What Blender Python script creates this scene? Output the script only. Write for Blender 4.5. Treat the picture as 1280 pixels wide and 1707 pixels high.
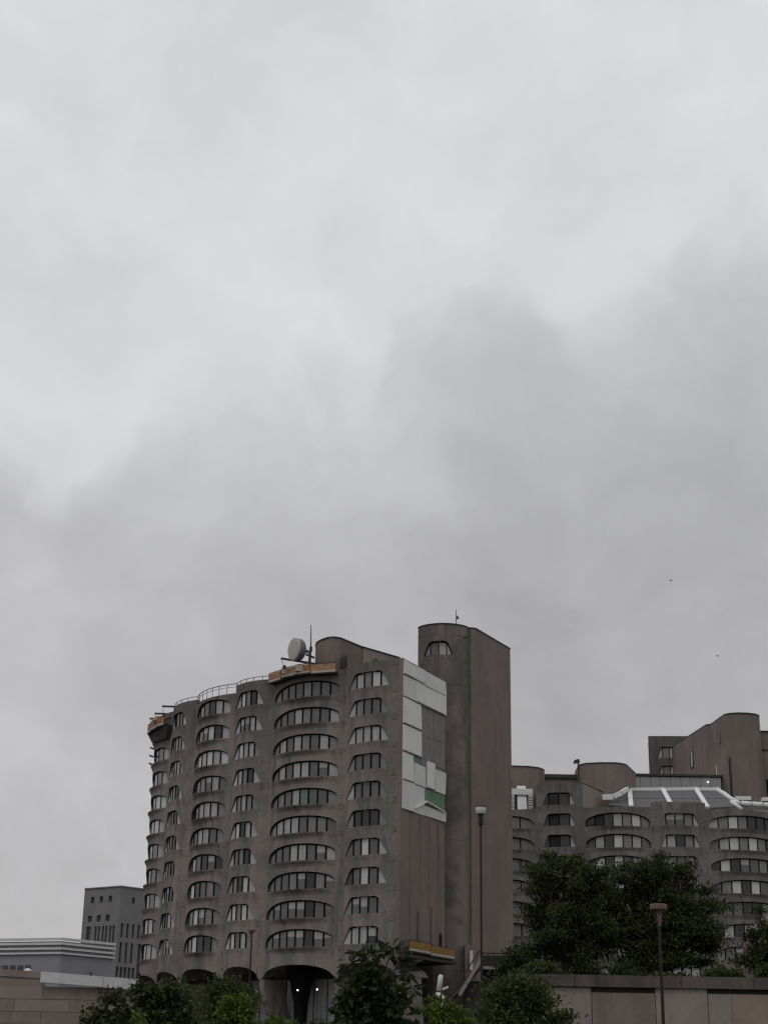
import bpy, math, random
import numpy as np
from mathutils import Vector, Matrix

# ------------------------------------------------------------------ camera
scene = bpy.context.scene
for o in list(bpy.data.objects):
    bpy.data.objects.remove(o)
R = math.radians
PITCH, ROLL = R(19.772), 0.01678
cam_d = bpy.data.cameras.new('camera')
cam = bpy.data.objects.new('camera', cam_d)
scene.collection.objects.link(cam)
cam_d.sensor_fit = 'HORIZONTAL'
cam_d.sensor_width = 36.0
cam_d.lens = 2586.66 / 1280 * 36.0
cam_d.clip_start, cam_d.clip_end = 0.5, 9000
F = Vector((0, math.cos(PITCH), math.sin(PITCH)))
U = Vector((0, -math.sin(PITCH), math.cos(PITCH)))
X = Vector((1, 0, 0))
rt = X * math.cos(ROLL) + U * math.sin(ROLL)
up = U * math.cos(ROLL) - X * math.sin(ROLL)
M4 = Matrix((rt, up, -F)).transposed().to_4x4()
M4.translation = (0, 0, 1.6)
cam.matrix_world = M4
scene.camera = cam

# ------------------------------------------------------------------ world, overcast sky
SUN_EL, SUN_AZ = R(58), R(200)     # azimuth clockwise from +Y
world = bpy.data.worlds.new('World')
scene.world = world
world.use_nodes = True
NT = world.node_tree
NT.nodes.clear()


class N:
    """small helper for building node trees"""
    def __init__(s, nt): s.nt = nt
    def add(s, t, **k):
        n = s.nt.nodes.new(t)
        for a, b in k.items(): setattr(n, a, b)
        return n
    def link(s, a, b): s.nt.links.new(a, b)
    def put(s, sock, v):
        if hasattr(v, 'is_output'): s.link(v, sock)
        else: sock.default_value = v
    def math(s, op, a, b=0.0, c=None, clamp=False):
        n = s.add('ShaderNodeMath', operation=op, use_clamp=clamp)
        s.put(n.inputs[0], a); s.put(n.inputs[1], b)
        if c is not None: s.put(n.inputs[2], c)
        return n.outputs[0]
    def vmath(s, op, a, b=(0, 0, 0)):
        n = s.add('ShaderNodeVectorMath', operation=op)
        s.put(n.inputs[0], a); s.put(n.inputs[1], b)
        return n.outputs['Value'] if op in ('DOT_PRODUCT', 'LENGTH') else n.outputs[0]
    def noise(s, vec, scale, detail=4, rough=.55, dist=0.0, col=False):
        n = s.add('ShaderNodeTexNoise')
        n.inputs['Scale'].default_value = scale; n.inputs['Detail'].default_value = detail
        n.inputs['Roughness'].default_value = rough; n.inputs['Distortion'].default_value = dist
        if vec is not None: s.link(vec, n.inputs['Vector'])
        return n.outputs['Color'] if col else n.outputs['Fac']
    def mix(s, f, a, b, mode='MIX'):
        n = s.add('ShaderNodeMix', data_type='RGBA', blend_type=mode)
        s.put(n.inputs[0], f); s.put(n.inputs[6], a); s.put(n.inputs[7], b)
        return n.outputs[2]
    def ramp(s, f, lo, hi):
        n = s.add('ShaderNodeMapRange', interpolation_type='SMOOTHSTEP')
        s.put(n.inputs[0], f); n.inputs[1].default_value = lo; n.inputs[2].default_value = hi
        return n.outputs[0]


def build_world():
    g = N(NT)
    tc = g.add('ShaderNodeTexCoord').outputs['Generated']
    sky = g.add('ShaderNodeTexSky', sky_type='NISHITA')
    sky.sun_disc = False
    sky.sun_elevation, sky.sun_rotation = SUN_EL, SUN_AZ
    sky.air_density, sky.dust_density = 1.0, 3.0
    # warped direction: ragged, billowing cloud edges
    def warp(vec, scale, amt, det):
        w = g.vmath('SUBTRACT', g.noise(vec, scale, det, .5, 0.0, col=True), (.5, .5, .5))
        ws = g.add('ShaderNodeVectorMath', operation='SCALE'); ws.inputs['Scale'].default_value = amt
        g.link(w, ws.inputs[0]); return g.vmath('ADD', vec, ws.outputs[0])
    d = warp(warp(warp(tc, 5.0, .07, 2), 13.0, .06, 2), 34.0, .03, 4)
    sx = g.add('ShaderNodeSeparateXYZ'); g.link(d, sx.inputs[0])
    sraw = g.add('ShaderNodeSeparateXYZ'); g.link(tc, sraw.inputs[0])
    x_, z_ = sx.outputs[0], sx.outputs[2]
    # upper edge of the nearer, darker cloud bank
    fc = g.add('ShaderNodeFloatCurve'); cv = fc.mapping.curves[0]
    edge_pts = [(-.309, .372), (-.241, .365), (-.215, .346), (-.201, .358), (-.168, .388), (-.131, .411), (-.101, .423), (-.071, .418), (-.04, .434), (-.002, .428), (.017, .455),
                (.036, .453), (.055, .469), (.085, .476), (.116, .466), (.135, .444), (.157, .452), (.181, .475), (.233, .497), (.307, .498)]
    cv.points[0].location = (0, .375); cv.points[1].location = (1, .49)
    for (px, pz) in edge_pts: cv.points.new((px + .6) / 1.2, pz)
    fc.mapping.update()
    g.link(g.math('MULTIPLY', g.math('ADD', x_, .6), 1 / 1.2, clamp=True), fc.inputs['Value'])
    below = g.math('SUBTRACT', fc.outputs[0], z_)
    bank = g.ramp(below, -.012, .042)
    core = g.ramp(below, .02, .20)
    val = g.math('ADD', g.math('MULTIPLY', g.ramp(sraw.outputs[2], .15, .60), .03), .655)
    val = g.math('MULTIPLY_ADD', bank, -.105, val)
    val = g.math('MULTIPLY_ADD', core, -.095, val)
    # further masses: direction x, z, half sizes, strength
    masses = [(-.176, .463, .05, .022, -.035), (-.10, .585, .06, .04, -.045), (.145, .515, .05, .025, -.035), (-.004, .549, .07, .05, .03), (.215, .555, .06, .045, .035),
              (-.20, .505, .06, .03, .03), (.125, .36, .08, .07, -.045), (.24, .33, .10, .09, -.04), (-.215, .33, .040, .026, -.055), (-.119, .325, .040, .020, .035), (-.03, .375, .05, .025, .03),
              (-.09, .44, .06, .018, .02), (-.018, .493, .05, .02, -.02), (.14, .24, .14, .05, -.03), (-.21, .18, .07, .035, .075), (-.22, .10, .12, .05, .06), (-.15, .235, .07, .018, -.015), (-.02, .30, .12, .03, -.02), (.2, .12, .2, .04, .02)]
    for (x, z, a, b, v) in masses:
        u = g.math('MULTIPLY', g.math('SUBTRACT', x_, x), 1 / a)
        t = g.math('MULTIPLY', g.math('SUBTRACT', z_, z), 1 / b)
        q = g.math('ADD', g.math('MULTIPLY', u, u), g.math('MULTIPLY', t, t))
        val = g.math('MULTIPLY_ADD', g.math('POWER', math.e, g.math('MULTIPLY', q, -0.8)), v, val)
    st = g.vmath('MULTIPLY', d, (1, 1, 1.5))
    val = g.math('MULTIPLY_ADD', g.math('SUBTRACT', g.noise(st, 7.5, 5, .54, .1), .5), .20, val)
    val = g.math('MULTIPLY_ADD', g.math('SUBTRACT', g.noise(st, 22.0, 5, .58, .1), .5), .07, val)
    cc = g.add('ShaderNodeCombineColor')
    warm = g.math('MULTIPLY', g.ramp(sraw.outputs[2], .40, .10), .012)
    g.link(g.math('MULTIPLY', g.math('ADD', val, warm), 9.93), cc.inputs[0])
    g.link(g.math('MULTIPLY', val, 9.97), cc.inputs[1])
    g.link(g.math('MULTIPLY', g.math('SUBTRACT', val, warm), 10.40), cc.inputs[2])
    col = g.mix(.985, sky.outputs[0], cc.outputs[0])
    bg = g.add('ShaderNodeBackground'); bg.inputs[1].default_value = 0.1
    out = g.add('ShaderNodeOutputWorld')
    g.link(col, bg.inputs[0]); g.link(bg.outputs[0], out.inputs[0])


build_world()
sun_d = bpy.data.lights.new('sun', 'SUN')
sun_d.energy, sun_d.angle, sun_d.color = 0.5, R(25), (1, .97, .93)
sun = bpy.data.objects.new('sun', sun_d)
scene.collection.objects.link(sun)
sdir = Vector((math.sin(SUN_AZ) * math.cos(SUN_EL), math.cos(SUN_AZ) * math.cos(SUN_EL), math.sin(SUN_EL)))
sun.rotation_euler = sdir.to_track_quat('Z', 'Y').to_euler()

vs = scene.view_settings
vs.view_transform, vs.look, vs.exposure, vs.gamma = 'Standard', 'None', 0.0, 1.0
vs.use_curve_mapping = False
scene.cycles.max_bounces = 6
scene.cycles.filter_width = 1.35

# ------------------------------------------------------------------ materials
def mat_new(name):
    m = bpy.data.materials.new(name); m.use_nodes = True
    nt = m.node_tree; b = nt.nodes['Principled BSDF']
    return m, N(nt), b


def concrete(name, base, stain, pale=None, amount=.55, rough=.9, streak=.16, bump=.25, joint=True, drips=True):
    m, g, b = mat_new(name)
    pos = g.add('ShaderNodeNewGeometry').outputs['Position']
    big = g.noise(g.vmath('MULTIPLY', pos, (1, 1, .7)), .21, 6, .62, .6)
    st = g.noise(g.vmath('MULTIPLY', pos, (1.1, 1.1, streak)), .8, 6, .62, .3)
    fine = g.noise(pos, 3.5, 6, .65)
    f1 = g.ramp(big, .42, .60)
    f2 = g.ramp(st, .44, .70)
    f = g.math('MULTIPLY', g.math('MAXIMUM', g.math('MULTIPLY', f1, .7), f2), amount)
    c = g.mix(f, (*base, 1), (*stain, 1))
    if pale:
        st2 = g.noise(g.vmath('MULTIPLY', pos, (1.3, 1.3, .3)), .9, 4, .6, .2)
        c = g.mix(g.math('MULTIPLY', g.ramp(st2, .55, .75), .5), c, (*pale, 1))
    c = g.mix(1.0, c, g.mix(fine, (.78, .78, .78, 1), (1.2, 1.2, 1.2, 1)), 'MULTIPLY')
    if joint and drips:   # dirt that ran off each sill, in ragged streaks
        sr = g.add('ShaderNodeSeparateXYZ'); g.link(pos, sr.inputs[0])
        fz = g.math('FRACT', g.math('MULTIPLY', g.math('SUBTRACT', 37.45 + 55, sr.outputs[2]), 1 / 2.75))
        drip = g.math('MULTIPLY', g.ramp(g.noise(g.vmath('MULTIPLY', pos, (1, 1, .06)), 1.7, 5, .65), .42, .66), g.math('MULTIPLY', g.ramp(fz, .55, .02), g.ramp(g.noise(pos, .33, 4, .6), .38, .62)))
        c = g.mix(g.math('MULTIPLY', drip, .75), c, tuple(v * .5 for v in stain) + (1,))
    if joint and drips:   # sparse reddish rust blooms
        rs_ = g.math('MULTIPLY', g.ramp(g.noise(g.vmath('MULTIPLY', pos, (1, 1, .45)), .55, 4, .6, .3), .60, .74), .6)
        c = g.mix(rs_, c, (.175, .105, .092, 1))
    if joint and drips:   # weather crust running down from the parapet in tongues
        top = g.math('ADD', sr.outputs[2], g.math('MULTIPLY', g.math('SUBTRACT', g.noise(g.vmath('MULTIPLY', pos, (1, 1, .12)), .9, 5, .65), .5), 14.0))
        c = g.mix(g.math('MULTIPLY', g.ramp(top, 33.5, 40.5), .55), c, tuple(v * .62 for v in stain) + (1,))
    if joint:   # pour lines every storey, thin board-mark stain
        sz = g.add('ShaderNodeSeparateXYZ'); g.link(pos, sz.inputs[0])
        fr = g.math('FRACT', g.math('MULTIPLY', g.math('ADD', sz.outputs[2], .67), 1 / 2.75))
        ln = g.math('MULTIPLY', g.math('LESS_THAN', fr, .022), g.ramp(g.noise(pos, .5, 3), .42, .6))
        c = g.mix(g.math('MULTIPLY', ln, .45), c, (.03, .027, .025, 1))
    g.link(c, b.inputs['Base Color'])
    b.inputs['Roughness'].default_value = rough
    b.inputs['Specular IOR Level'].default_value = .2
    bp = g.add('ShaderNodeBump'); bp.inputs['Strength'].default_value = bump
    bp.inputs['Distance'].default_value = .05
    g.link(g.noise(pos, 6, 6, .6), bp.inputs['Height'])
    g.link(bp.outputs[0], b.inputs['Normal'])
    return m


def plain(name, col, rough=.6, metal=0.0, var=.15, scale=2.0, spec=.3, emit=None, es=0):
    m, g, b = mat_new(name)
    pos = g.add('ShaderNodeNewGeometry').outputs['Position']
    n = g.noise(pos, scale, 5, .6)
    c = g.mix(n, tuple(max(0, v * (1 - 2 * var)) for v in col) + (1,), tuple(v * (1 + 2 * var) for v in col) + (1,))
    g.link(c, b.inputs['Base Color'])
    b.inputs['Roughness'].default_value = rough
    b.inputs['Metallic'].default_value = metal
    b.inputs['Specular IOR Level'].default_value = spec
    if emit:
        b.inputs['Emission Color'].default_value = (*emit, 1)
        b.inputs['Emission Strength'].default_value = es
    return m


def glass(name, col, rough=.06, slats=False):
    m, g, b = mat_new(name)
    pos = g.add('ShaderNodeNewGeometry').outputs['Position']
    n = g.noise(g.vmath('MULTIPLY', pos, (1, 1, .5)), 1.1, 3, .6)
    c = g.mix(n, tuple(v * .72 for v in col) + (1,), tuple(v * 1.25 for v in col) + (1,))
    if slats:
        sep = g.add('ShaderNodeSeparateXYZ'); g.link(pos, sep.inputs[0])
        s1 = g.math('FRACT', g.math('MULTIPLY', g.math('ADD', sep.outputs[0], g.math('MULTIPLY', sep.outputs[1], .6)), 4.0))
        c = g.mix(g.math('MULTIPLY', g.math('LESS_THAN', s1, .2), .25), c, (.03, .03, .03, 1))
    g.link(c, b.inputs['Base Color'])
    b.inputs['Roughness'].default_value = rough
    b.inputs['Specular IOR Level'].default_value = .45
    bp = g.add('ShaderNodeBump'); bp.inputs['Strength'].default_value = .03
    g.link(g.noise(pos, .9, 2), bp.inputs['Height']); g.link(bp.outputs[0], b.inputs['Normal'])
    return m


def foliage(name, dark, light, scale=.9):
    m, g, b = mat_new(name)
    pos = g.add('ShaderNodeNewGeometry')
    n = g.noise(pos.outputs['Position'], scale, 3, .6)
    n2 = g.noise(pos.outputs['Position'], 9.0, 2, .5)
    f = g.ramp(g.math('ADD', g.math('MULTIPLY', n, .6), g.math('MULTIPLY', n2, .4)), .35, .65)
    g.link(g.mix(f, (*dark, 1), (*light, 1)), b.inputs['Base Color'])
    b.inputs['Roughness'].default_value = .55
    b.inputs['Specular IOR Level'].default_value = .08
    tr = g.add('ShaderNodeBsdfTranslucent')
    g.link(g.mix(.5, g.mix(f, (*dark, 1), (*light, 1)), (.08, .13, .02, 1)), tr.inputs[0])
    ms = g.add('ShaderNodeMixShader'); ms.inputs[0].default_value = .2
    out = [x for x in g.nt.nodes if x.type == 'OUTPUT_MATERIAL'][0]
    g.link(b.outputs[0], ms.inputs[1]); g.link(tr.outputs[0], ms.inputs[2]); g.link(ms.outputs[0], out.inputs[0])
    return m


M = dict(
    conc=concrete('weathered_concrete', (.262, .218, .200), (.130, .126, .117), (.295, .27, .252), 1.0),
    conc_r=concrete('grey_weathered_concrete', (.20, .184, .172), (.10, .096, .088), None, .9),
    brown=concrete('brown_concrete', (.222, .176, .160), (.150, .127, .116), (.245, .203, .186), .85, joint=False),
    tower=concrete('stained_tower_concrete', (.205, .174, .158), (.080, .077, .066), (.245, .212, .192), 1.0, streak=.05, drips=False),
    tan=concrete('tan_concrete', (.28, .225, .195), (.19, .155, .138), None, .6, joint=False),
    pinkish=concrete('light_pink_concrete', (.31, .255, .228), (.23, .19, .172), None, .5, joint=False),
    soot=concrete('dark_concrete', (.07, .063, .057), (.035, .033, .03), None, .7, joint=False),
    roof=plain('roofing_felt', (.06, .058, .056), .95),
    frame=plain('black_window_metal', (.006, .006, .006), .7, spec=.1),
    steel=plain('grey_steel', (.10, .10, .105), .5, .6),
    rail=plain('pale_railing_metal', (.42, .42, .43), .45, .3),
    white=plain('white_coated_board', (.70, .69, .67), .7, var=.06, scale=.8),
    white2=plain('off_white_board', (.61, .605, .59), .75, var=.08, scale=1.3),
    sheath=plain('grey_brown_board', (.21, .19, .185), .9, var=.15, scale=.7),
    green=plain('green_sheathing', (.115, .21, .125), .8, var=.12),
    orange=plain('weathered_orange_plywood', (.29, .15, .075), .7, var=.35, scale=1.6),
    orange2=plain('dusty_orange_steel', (.33, .20, .115), .7, var=.4, scale=2.2),
    ochre=plain('dirty_ochre_steel', (.26, .14, .035), .75, var=.3, scale=1.5),
    rust=plain('rusty_steel', (.10, .045, .025), .8, var=.3),
    trim=plain('pale_trim', (.42, .39, .35), .7),
    dishface=plain('cream_dish_cover', (.47, .42, .36), .6, var=.04),
    dishside=plain('grey_dish_shroud', (.15, .15, .155), .6, var=.1),
    maroon=plain('maroon_paint', (.022, .010, .010), .5, var=.2),
    maroon2=plain('faded_maroon_paint', (.15, .085, .08), .55, var=.2),
    bowl=plain('opal_lamp_bowl', (.74, .70, .66), .4, var=.03),
    skywhite=plain('white_skylight_frame', (.70, .70, .70), .8, var=.05),
    skyglass=plain('skylight_glazing', (.10, .10, .10), .6, var=.15, scale=1.2, spec=.2),
    gblock=plain('glass_block', (.27, .275, .275), .35, var=.12, scale=3),
    bark=plain('dark_bark', (.03, .024, .019), .95, var=.3, scale=6),
    asphalt=plain('asphalt', (.05, .05, .05), .95, var=.2, scale=.6),
    grass=plain('grass_ground', (.05, .07, .03), .95, var=.3, scale=.5),
    fargrey=concrete('far_grey_stone', (.215, .208, .208), (.165, .16, .16), None, .6, joint=False),
    midgrey=concrete('mid_grey_metal_cladding', (.27, .27, .278), (.23, .23, .238), None, .4, joint=False),
    palegrey=concrete('pale_grey_band', (.64, .64, .63), (.48, .48, .47), None, .4, joint=False),
    farglass=plain('far_dark_glass', (.05, .05, .055), .3, spec=.5),
    bulb=plain('lit_bulb', (.9, .9, .88), .4, emit=(1, .95, .88), es=5),
    leaf_dark=foliage('dark_leaf', (.024, .032, .018), (.08, .094, .038), .4),
    leaf_mid=foliage('mid_leaf', (.028, .038, .017), (.075, .092, .034), .8),
    leaf_bright=foliage('bright_leaf', (.042, .066, .016), (.12, .165, .034), 1.8),
    leaf_big=foliage('broad_leaf', (.018, .027, .016), (.042, .055, .026)),
    capb=concrete('dirty_cap_concrete', (.125, .105, .096), (.06, .053, .048), None, .95, joint=False),
    pA=concrete('panel_beige', (.25, .218, .196), (.165, .148, .135), None, .8, joint=False),
    pB=concrete('panel_mauve', (.215, .178, .16), (.145, .124, .114), None, .8, joint=False),
    pC=concrete('panel_pale_beige', (.265, .236, .21), (.18, .163, .148), None, .8, joint=False),
    pD=concrete('panel_ochre', (.265, .216, .165), (.19, .158, .125), None, .8, joint=False),
)
G = dict(dark=glass('dark_pane', (.035, .036, .038)), mid=glass('grey_pane', (.12, .118, .115)),
         grey=glass('curtained_pane', (.20, .195, .188), slats=True), blind=glass('blind_pane', (.37, .365, .355), .2, slats=True),
         bright=glass('white_blind_pane', (.52, .515, .50), .25), teal=glass('teal_curtain_pane', (.12, .19, .17), .15),
         side=glass('side_pane', (.36, .36, .355), .12), sidegrey=glass('dull_side_pane', (.19, .185, .18), .2))  # side panes: pale base colour stands in for the sky they reflect

# ------------------------------------------------------------------ mesh helpers
COL = scene.collection
rnd = random.Random(7)


class MB:
    def __init__(s): s.v = []; s.f = []; s.m = []; s.cur = 0
    def add(s, vs, fs):
        o = len(s.v); s.v += [tuple(v) for v in vs]
        s.f += [tuple(i + o for i in f) for f in fs]; s.m += [s.cur] * len(fs)
    def box(s, x0, x1, y0, y1, z0, z1):
        s.hexa([(x0, y0, z0), (x1, y0, z0), (x1, y1, z0), (x0, y1, z0)], [(x0, y0, z1), (x1, y0, z1), (x1, y1, z1), (x0, y1, z1)])
    def hexa(s, a, b):      # two matching loops
        n = len(a)
        s.add(list(a) + list(b), [tuple(range(n))[::-1], tuple(range(n, 2 * n))] + [(i, (i + 1) % n, n + (i + 1) % n, n + i) for i in range(n)])
    def prism(s, pts, z0, z1):
        s.hexa([(x, y, z0) for x, y in pts], [(x, y, z1) for x, y in pts])
    def bar(s, a, b, w, h=None):    # rectangular bar from a to b
        a, b = Vector(a), Vector(b); h = h or w
        t = (b - a).normalized(); r = t.cross(Vector((0, 0, 1)))
        r = r.normalized() if r.length > 1e-4 else Vector((1, 0, 0)); u = r.cross(t)
        q = [r * w / 2 + u * h / 2, -r * w / 2 + u * h / 2, -r * w / 2 - u * h / 2, r * w / 2 - u * h / 2]
        s.hexa([a + k for k in q], [b + k for k in q])
    def tube(s, pts, rad, n=8):
        pts = [Vector(p) for p in pts]; rr = rad if isinstance(rad, (list, tuple)) else [rad] * len(pts)
        rings = []
        for i, p in enumerate(pts):
            t = (pts[min(i + 1, len(pts) - 1)] - pts[max(i - 1, 0)]).normalized()
            a = t.orthogonal().normalized(); b = t.cross(a)
            if i and True:
                a = (pa - t * pa.dot(t)).normalized(); b = t.cross(a)
            pa = a
            rings.append([p + (a * math.cos(2 * math.pi * k / n) + b * math.sin(2 * math.pi * k / n)) * rr[i] for k in range(n)])
        vs = sum(rings, []); fs = []
        for i in range(len(pts) - 1):
            fs += [(i * n + k, i * n + (k + 1) % n, (i + 1) * n + (k + 1) % n, (i + 1) * n + k) for k in range(n)]
        fs += [tuple(range(n))[::-1], tuple(range((len(pts) - 1) * n, len(pts) * n))]
        s.add(vs, fs)
    def lathe(s, prof, c, n=20, axis='Z'):
        rings = []
        for (r, h) in prof:
            for k in range(n):
                a = 2 * math.pi * k / n
                rings.append((c[0] + r * math.cos(a), c[1] + r * math.sin(a), c[2] + h))
        fs = []
        for i in range(len(prof) - 1):
            fs += [(i * n + k, i * n + (k + 1) % n, (i + 1) * n + (k + 1) % n, (i + 1) * n + k) for k in range(n)]
        fs += [tuple(range(n))[::-1], tuple(range((len(prof) - 1) * n, len(prof) * n))]
        s.add(rings, fs)
    def build(s, name, mat, parent=None, smooth=False):
        me = bpy.data.meshes.new(name); me.from_pydata(s.v, [], s.f)
        mats = mat if isinstance(mat, (list, tuple)) else [mat]
        for m in mats: me.materials.append(m)
        if len(mats) > 1: me.polygons.foreach_set('material_index', s.m)
        if smooth: me.polygons.foreach_set('use_smooth', [True] * len(me.polygons))
        me.update()
        return link(name, me, parent)


def link(name, me, parent=None):
    o = bpy.data.objects.new(name, me); COL.objects.link(o)
    if parent: o.parent = parent; o.matrix_parent_inverse = Matrix.Translation(-parent.location)
    return o


def tag(o, label, cat, group=None):
    o['label'] = label; o['category'] = cat
    if group: o['group'] = group
    return o


def thing(name, label, cat, loc=(0, 0, 0), group=None):
    o = bpy.data.objects.new(name, None); COL.objects.link(o); o.location = loc
    return tag(o, label, cat, group)


def part(name, mat, parent, fn, smooth=False):
    mb = MB(); fn(mb); return mb.build(name, mat, parent, smooth)


def boxpart(name, mat, parent, *b):
    return part(name, mat, parent, lambda m: m.box(*b))

# ------------------------------------------------------------------ curved bays with shaped openings
class Bay:
    """one facade bay between two plan points, bulging outward by `bulge`"""
    def __init__(s, A, B, bulge, power=1.0):
        s.A, s.B = Vector((*A, 0)), Vector((*B, 0)); s.W = (s.B - s.A).length
        s.t = (s.B - s.A).normalized(); s.n = Vector((s.t.y, -s.t.x, 0))
        if s.n.dot(-s.A) < 0: s.n = -s.n
        s.b, s.p = bulge, power
    def off(s, u):
        k = min(1, max(0, u / s.W)); return s.b * (max(0.0, 4 * k * (1 - k)) ** s.p)
    def pt(s, u, z, o=0.0):
        p = s.A + s.t * u + s.n * (s.off(u) + o); return Vector((p.x, p.y, z))


def ray_poly(c, a, poly):
    dx, dy = math.cos(a), math.sin(a); best = None
    for i in range(len(poly)):
        (x1, y1), (x2, y2) = poly[i], poly[(i + 1) % len(poly)]
        ex, ey = x2 - x1, y2 - y1; den = dx * ey - dy * ex
        if abs(den) < 1e-9: continue
        t = ((x1 - c[0]) * ey - (y1 - c[1]) * ex) / den
        q = ((x1 - c[0]) * dy - (y1 - c[1]) * dx) / den
        if t > 1e-6 and -1e-6 <= q <= 1 + 1e-6 and (best is None or t < best): best = t
    return best


def clip(poly, lo, hi, ax=0):
    def half(pl, val, keep_gt):
        out = []
        for i in range(len(pl)):
            p, q = pl[i], pl[(i + 1) % len(pl)]
            ip = p[ax] >= val if keep_gt else p[ax] <= val
            iq = q[ax] >= val if keep_gt else q[ax] <= val
            if ip: out.append(p)
            if ip != iq:
                t = (val - p[ax]) / (q[ax] - p[ax]); out.append((p[0] + (q[0] - p[0]) * t, p[1] + (q[1] - p[1]) * t))
        return out
    r = half(poly, lo, True)
    return half(r, hi, False) if len(r) > 2 else []


def round_poly(pts, rads):
    out = []
    n = len(pts)
    for i in range(n):
        p, a, b = Vector(pts[i]), Vector(pts[i - 1]), Vector(pts[(i + 1) % n]); r = rads[i]
        if r <= 0: out.append(tuple(p)); continue
        p1 = p + (a - p).normalized() * r; p2 = p + (b - p).normalized() * r
        for k in range(5):
            t = k / 4; out.append(tuple(p1 * (1 - t) ** 2 + p * 2 * t * (1 - t) + p2 * t * t))
    return out


def arch_poly(u0, u1, z0, h, e0=.45, e1=.22, pw=2.3):
    pts = [(u0, z0), (u1, z0)]
    for k in range(0, 25):
        x = math.cos(math.pi * k / 24); e = e0 if x < 0 else e1
        pts.append((u0 + (u1 - u0) * (x + 1) / 2, z0 + e * h + (1 - e) * h * max(0, 1 - abs(x) ** pw) ** (1 / 2.1)))
    return pts


def trap_poly(u0, u1, z0, h, ins):
    return round_poly([(u0, z0), (u1, z0), (u1 - ins, z0 + h), (u0 + ins, z0 + h)], [.2, .2, .42, .42])


def cell(mb, bay, u0, u1, z0, z1, poly, dep, lip=0.0, nr=5):
    c = (sum(p[0] for p in poly) / len(poly), (min(p[1] for p in poly) + max(p[1] for p in poly)) / 2)
    c = ((min(p[0] for p in poly) + max(p[0] for p in poly)) / 2, c[1])
    rect = [(u0, z0), (u1, z0), (u1, z1), (u0, z1)]
    angs = [math.atan2(p[1] - c[1], p[0] - c[0]) for p in poly + rect]
    # extra samples along the horizontal rectangle sides
    for k in range(1, 12):
        u = u0 + (u1 - u0) * k / 12
        angs += [math.atan2(z0 - c[1], u - c[0]), math.atan2(z1 - c[1], u - c[0])]
    angs = sorted(set(round(a, 5) for a in angs))
    sill = min(p[1] for p in poly); uw = max(p[0] for p in poly) - min(p[0] for p in poly)
    def L(u, z):
        if not lip: return 0.0
        k = max(0.0, 1 - ((u - c[0]) / (uw * .5)) ** 2) if abs(u - c[0]) < uw * .5 else 0.0
        zz = z - sill
        return lip * k * (math.exp(-(zz / .30) ** 2) if zz < 0 else math.exp(-(zz / .12) ** 2))
    n = len(angs); base = len(mb.v); vs = []
    for a in angs:
        ri = ray_poly(c, a, poly); ro = ray_poly(c, a, rect)
        for k in range(nr):
            r = ri + (ro - ri) * (k / (nr - 1)) ** 1.5
            u, z = c[0] + math.cos(a) * r, c[1] + math.sin(a) * r
            vs.append(bay.pt(u, z, L(u, z)))
        u, z = c[0] + math.cos(a) * ri, c[1] + math.sin(a) * ri
        vs.append(bay.pt(u, z, -dep(u)))
    fs = []; s = nr + 1
    for i in range(n):
        j = (i + 1) % n
        for k in range(nr - 1): fs.append((i * s + k, i * s + k + 1, j * s + k + 1, j * s + k))
        fs.append((i * s, j * s, j * s + nr, i * s + nr))
    mb.add(vs, fs)


def strip(mb, bay, z0, z1, thick=.3, n=16, u0=0, u1=None):
    """parapet / spandrel band following the bay, with top and back"""
    u1 = u1 or bay.W; vs = []; fs = []
    for k in range(n + 1):
        u = u0 + (u1 - u0) * k / n
        vs += [bay.pt(u, z0), bay.pt(u, z1), bay.pt(u, z1, -thick), bay.pt(u, z0, -thick)]
    for k in range(n):
        a, b = 4 * k, 4 * k + 4
        for q in range(4): fs.append((a + q, b + q, b + (q + 1) % 4, a + (q + 1) % 4))
    fs += [(0, 1, 2, 3), (4 * n, 4 * n + 3, 4 * n + 2, 4 * n + 1)]
    mb.add(vs, fs)


def pane_poly(bay, poly, ua, ub, oa, ob):
    pa, pb = bay.pt(ua, 0, oa), bay.pt(ub, 0, ob)
    out = []
    for (u, z) in poly:
        t = (u - ua) / (ub - ua); p = pa.lerp(pb, t); out.append((p.x, p.y, z))
    return out


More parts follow.
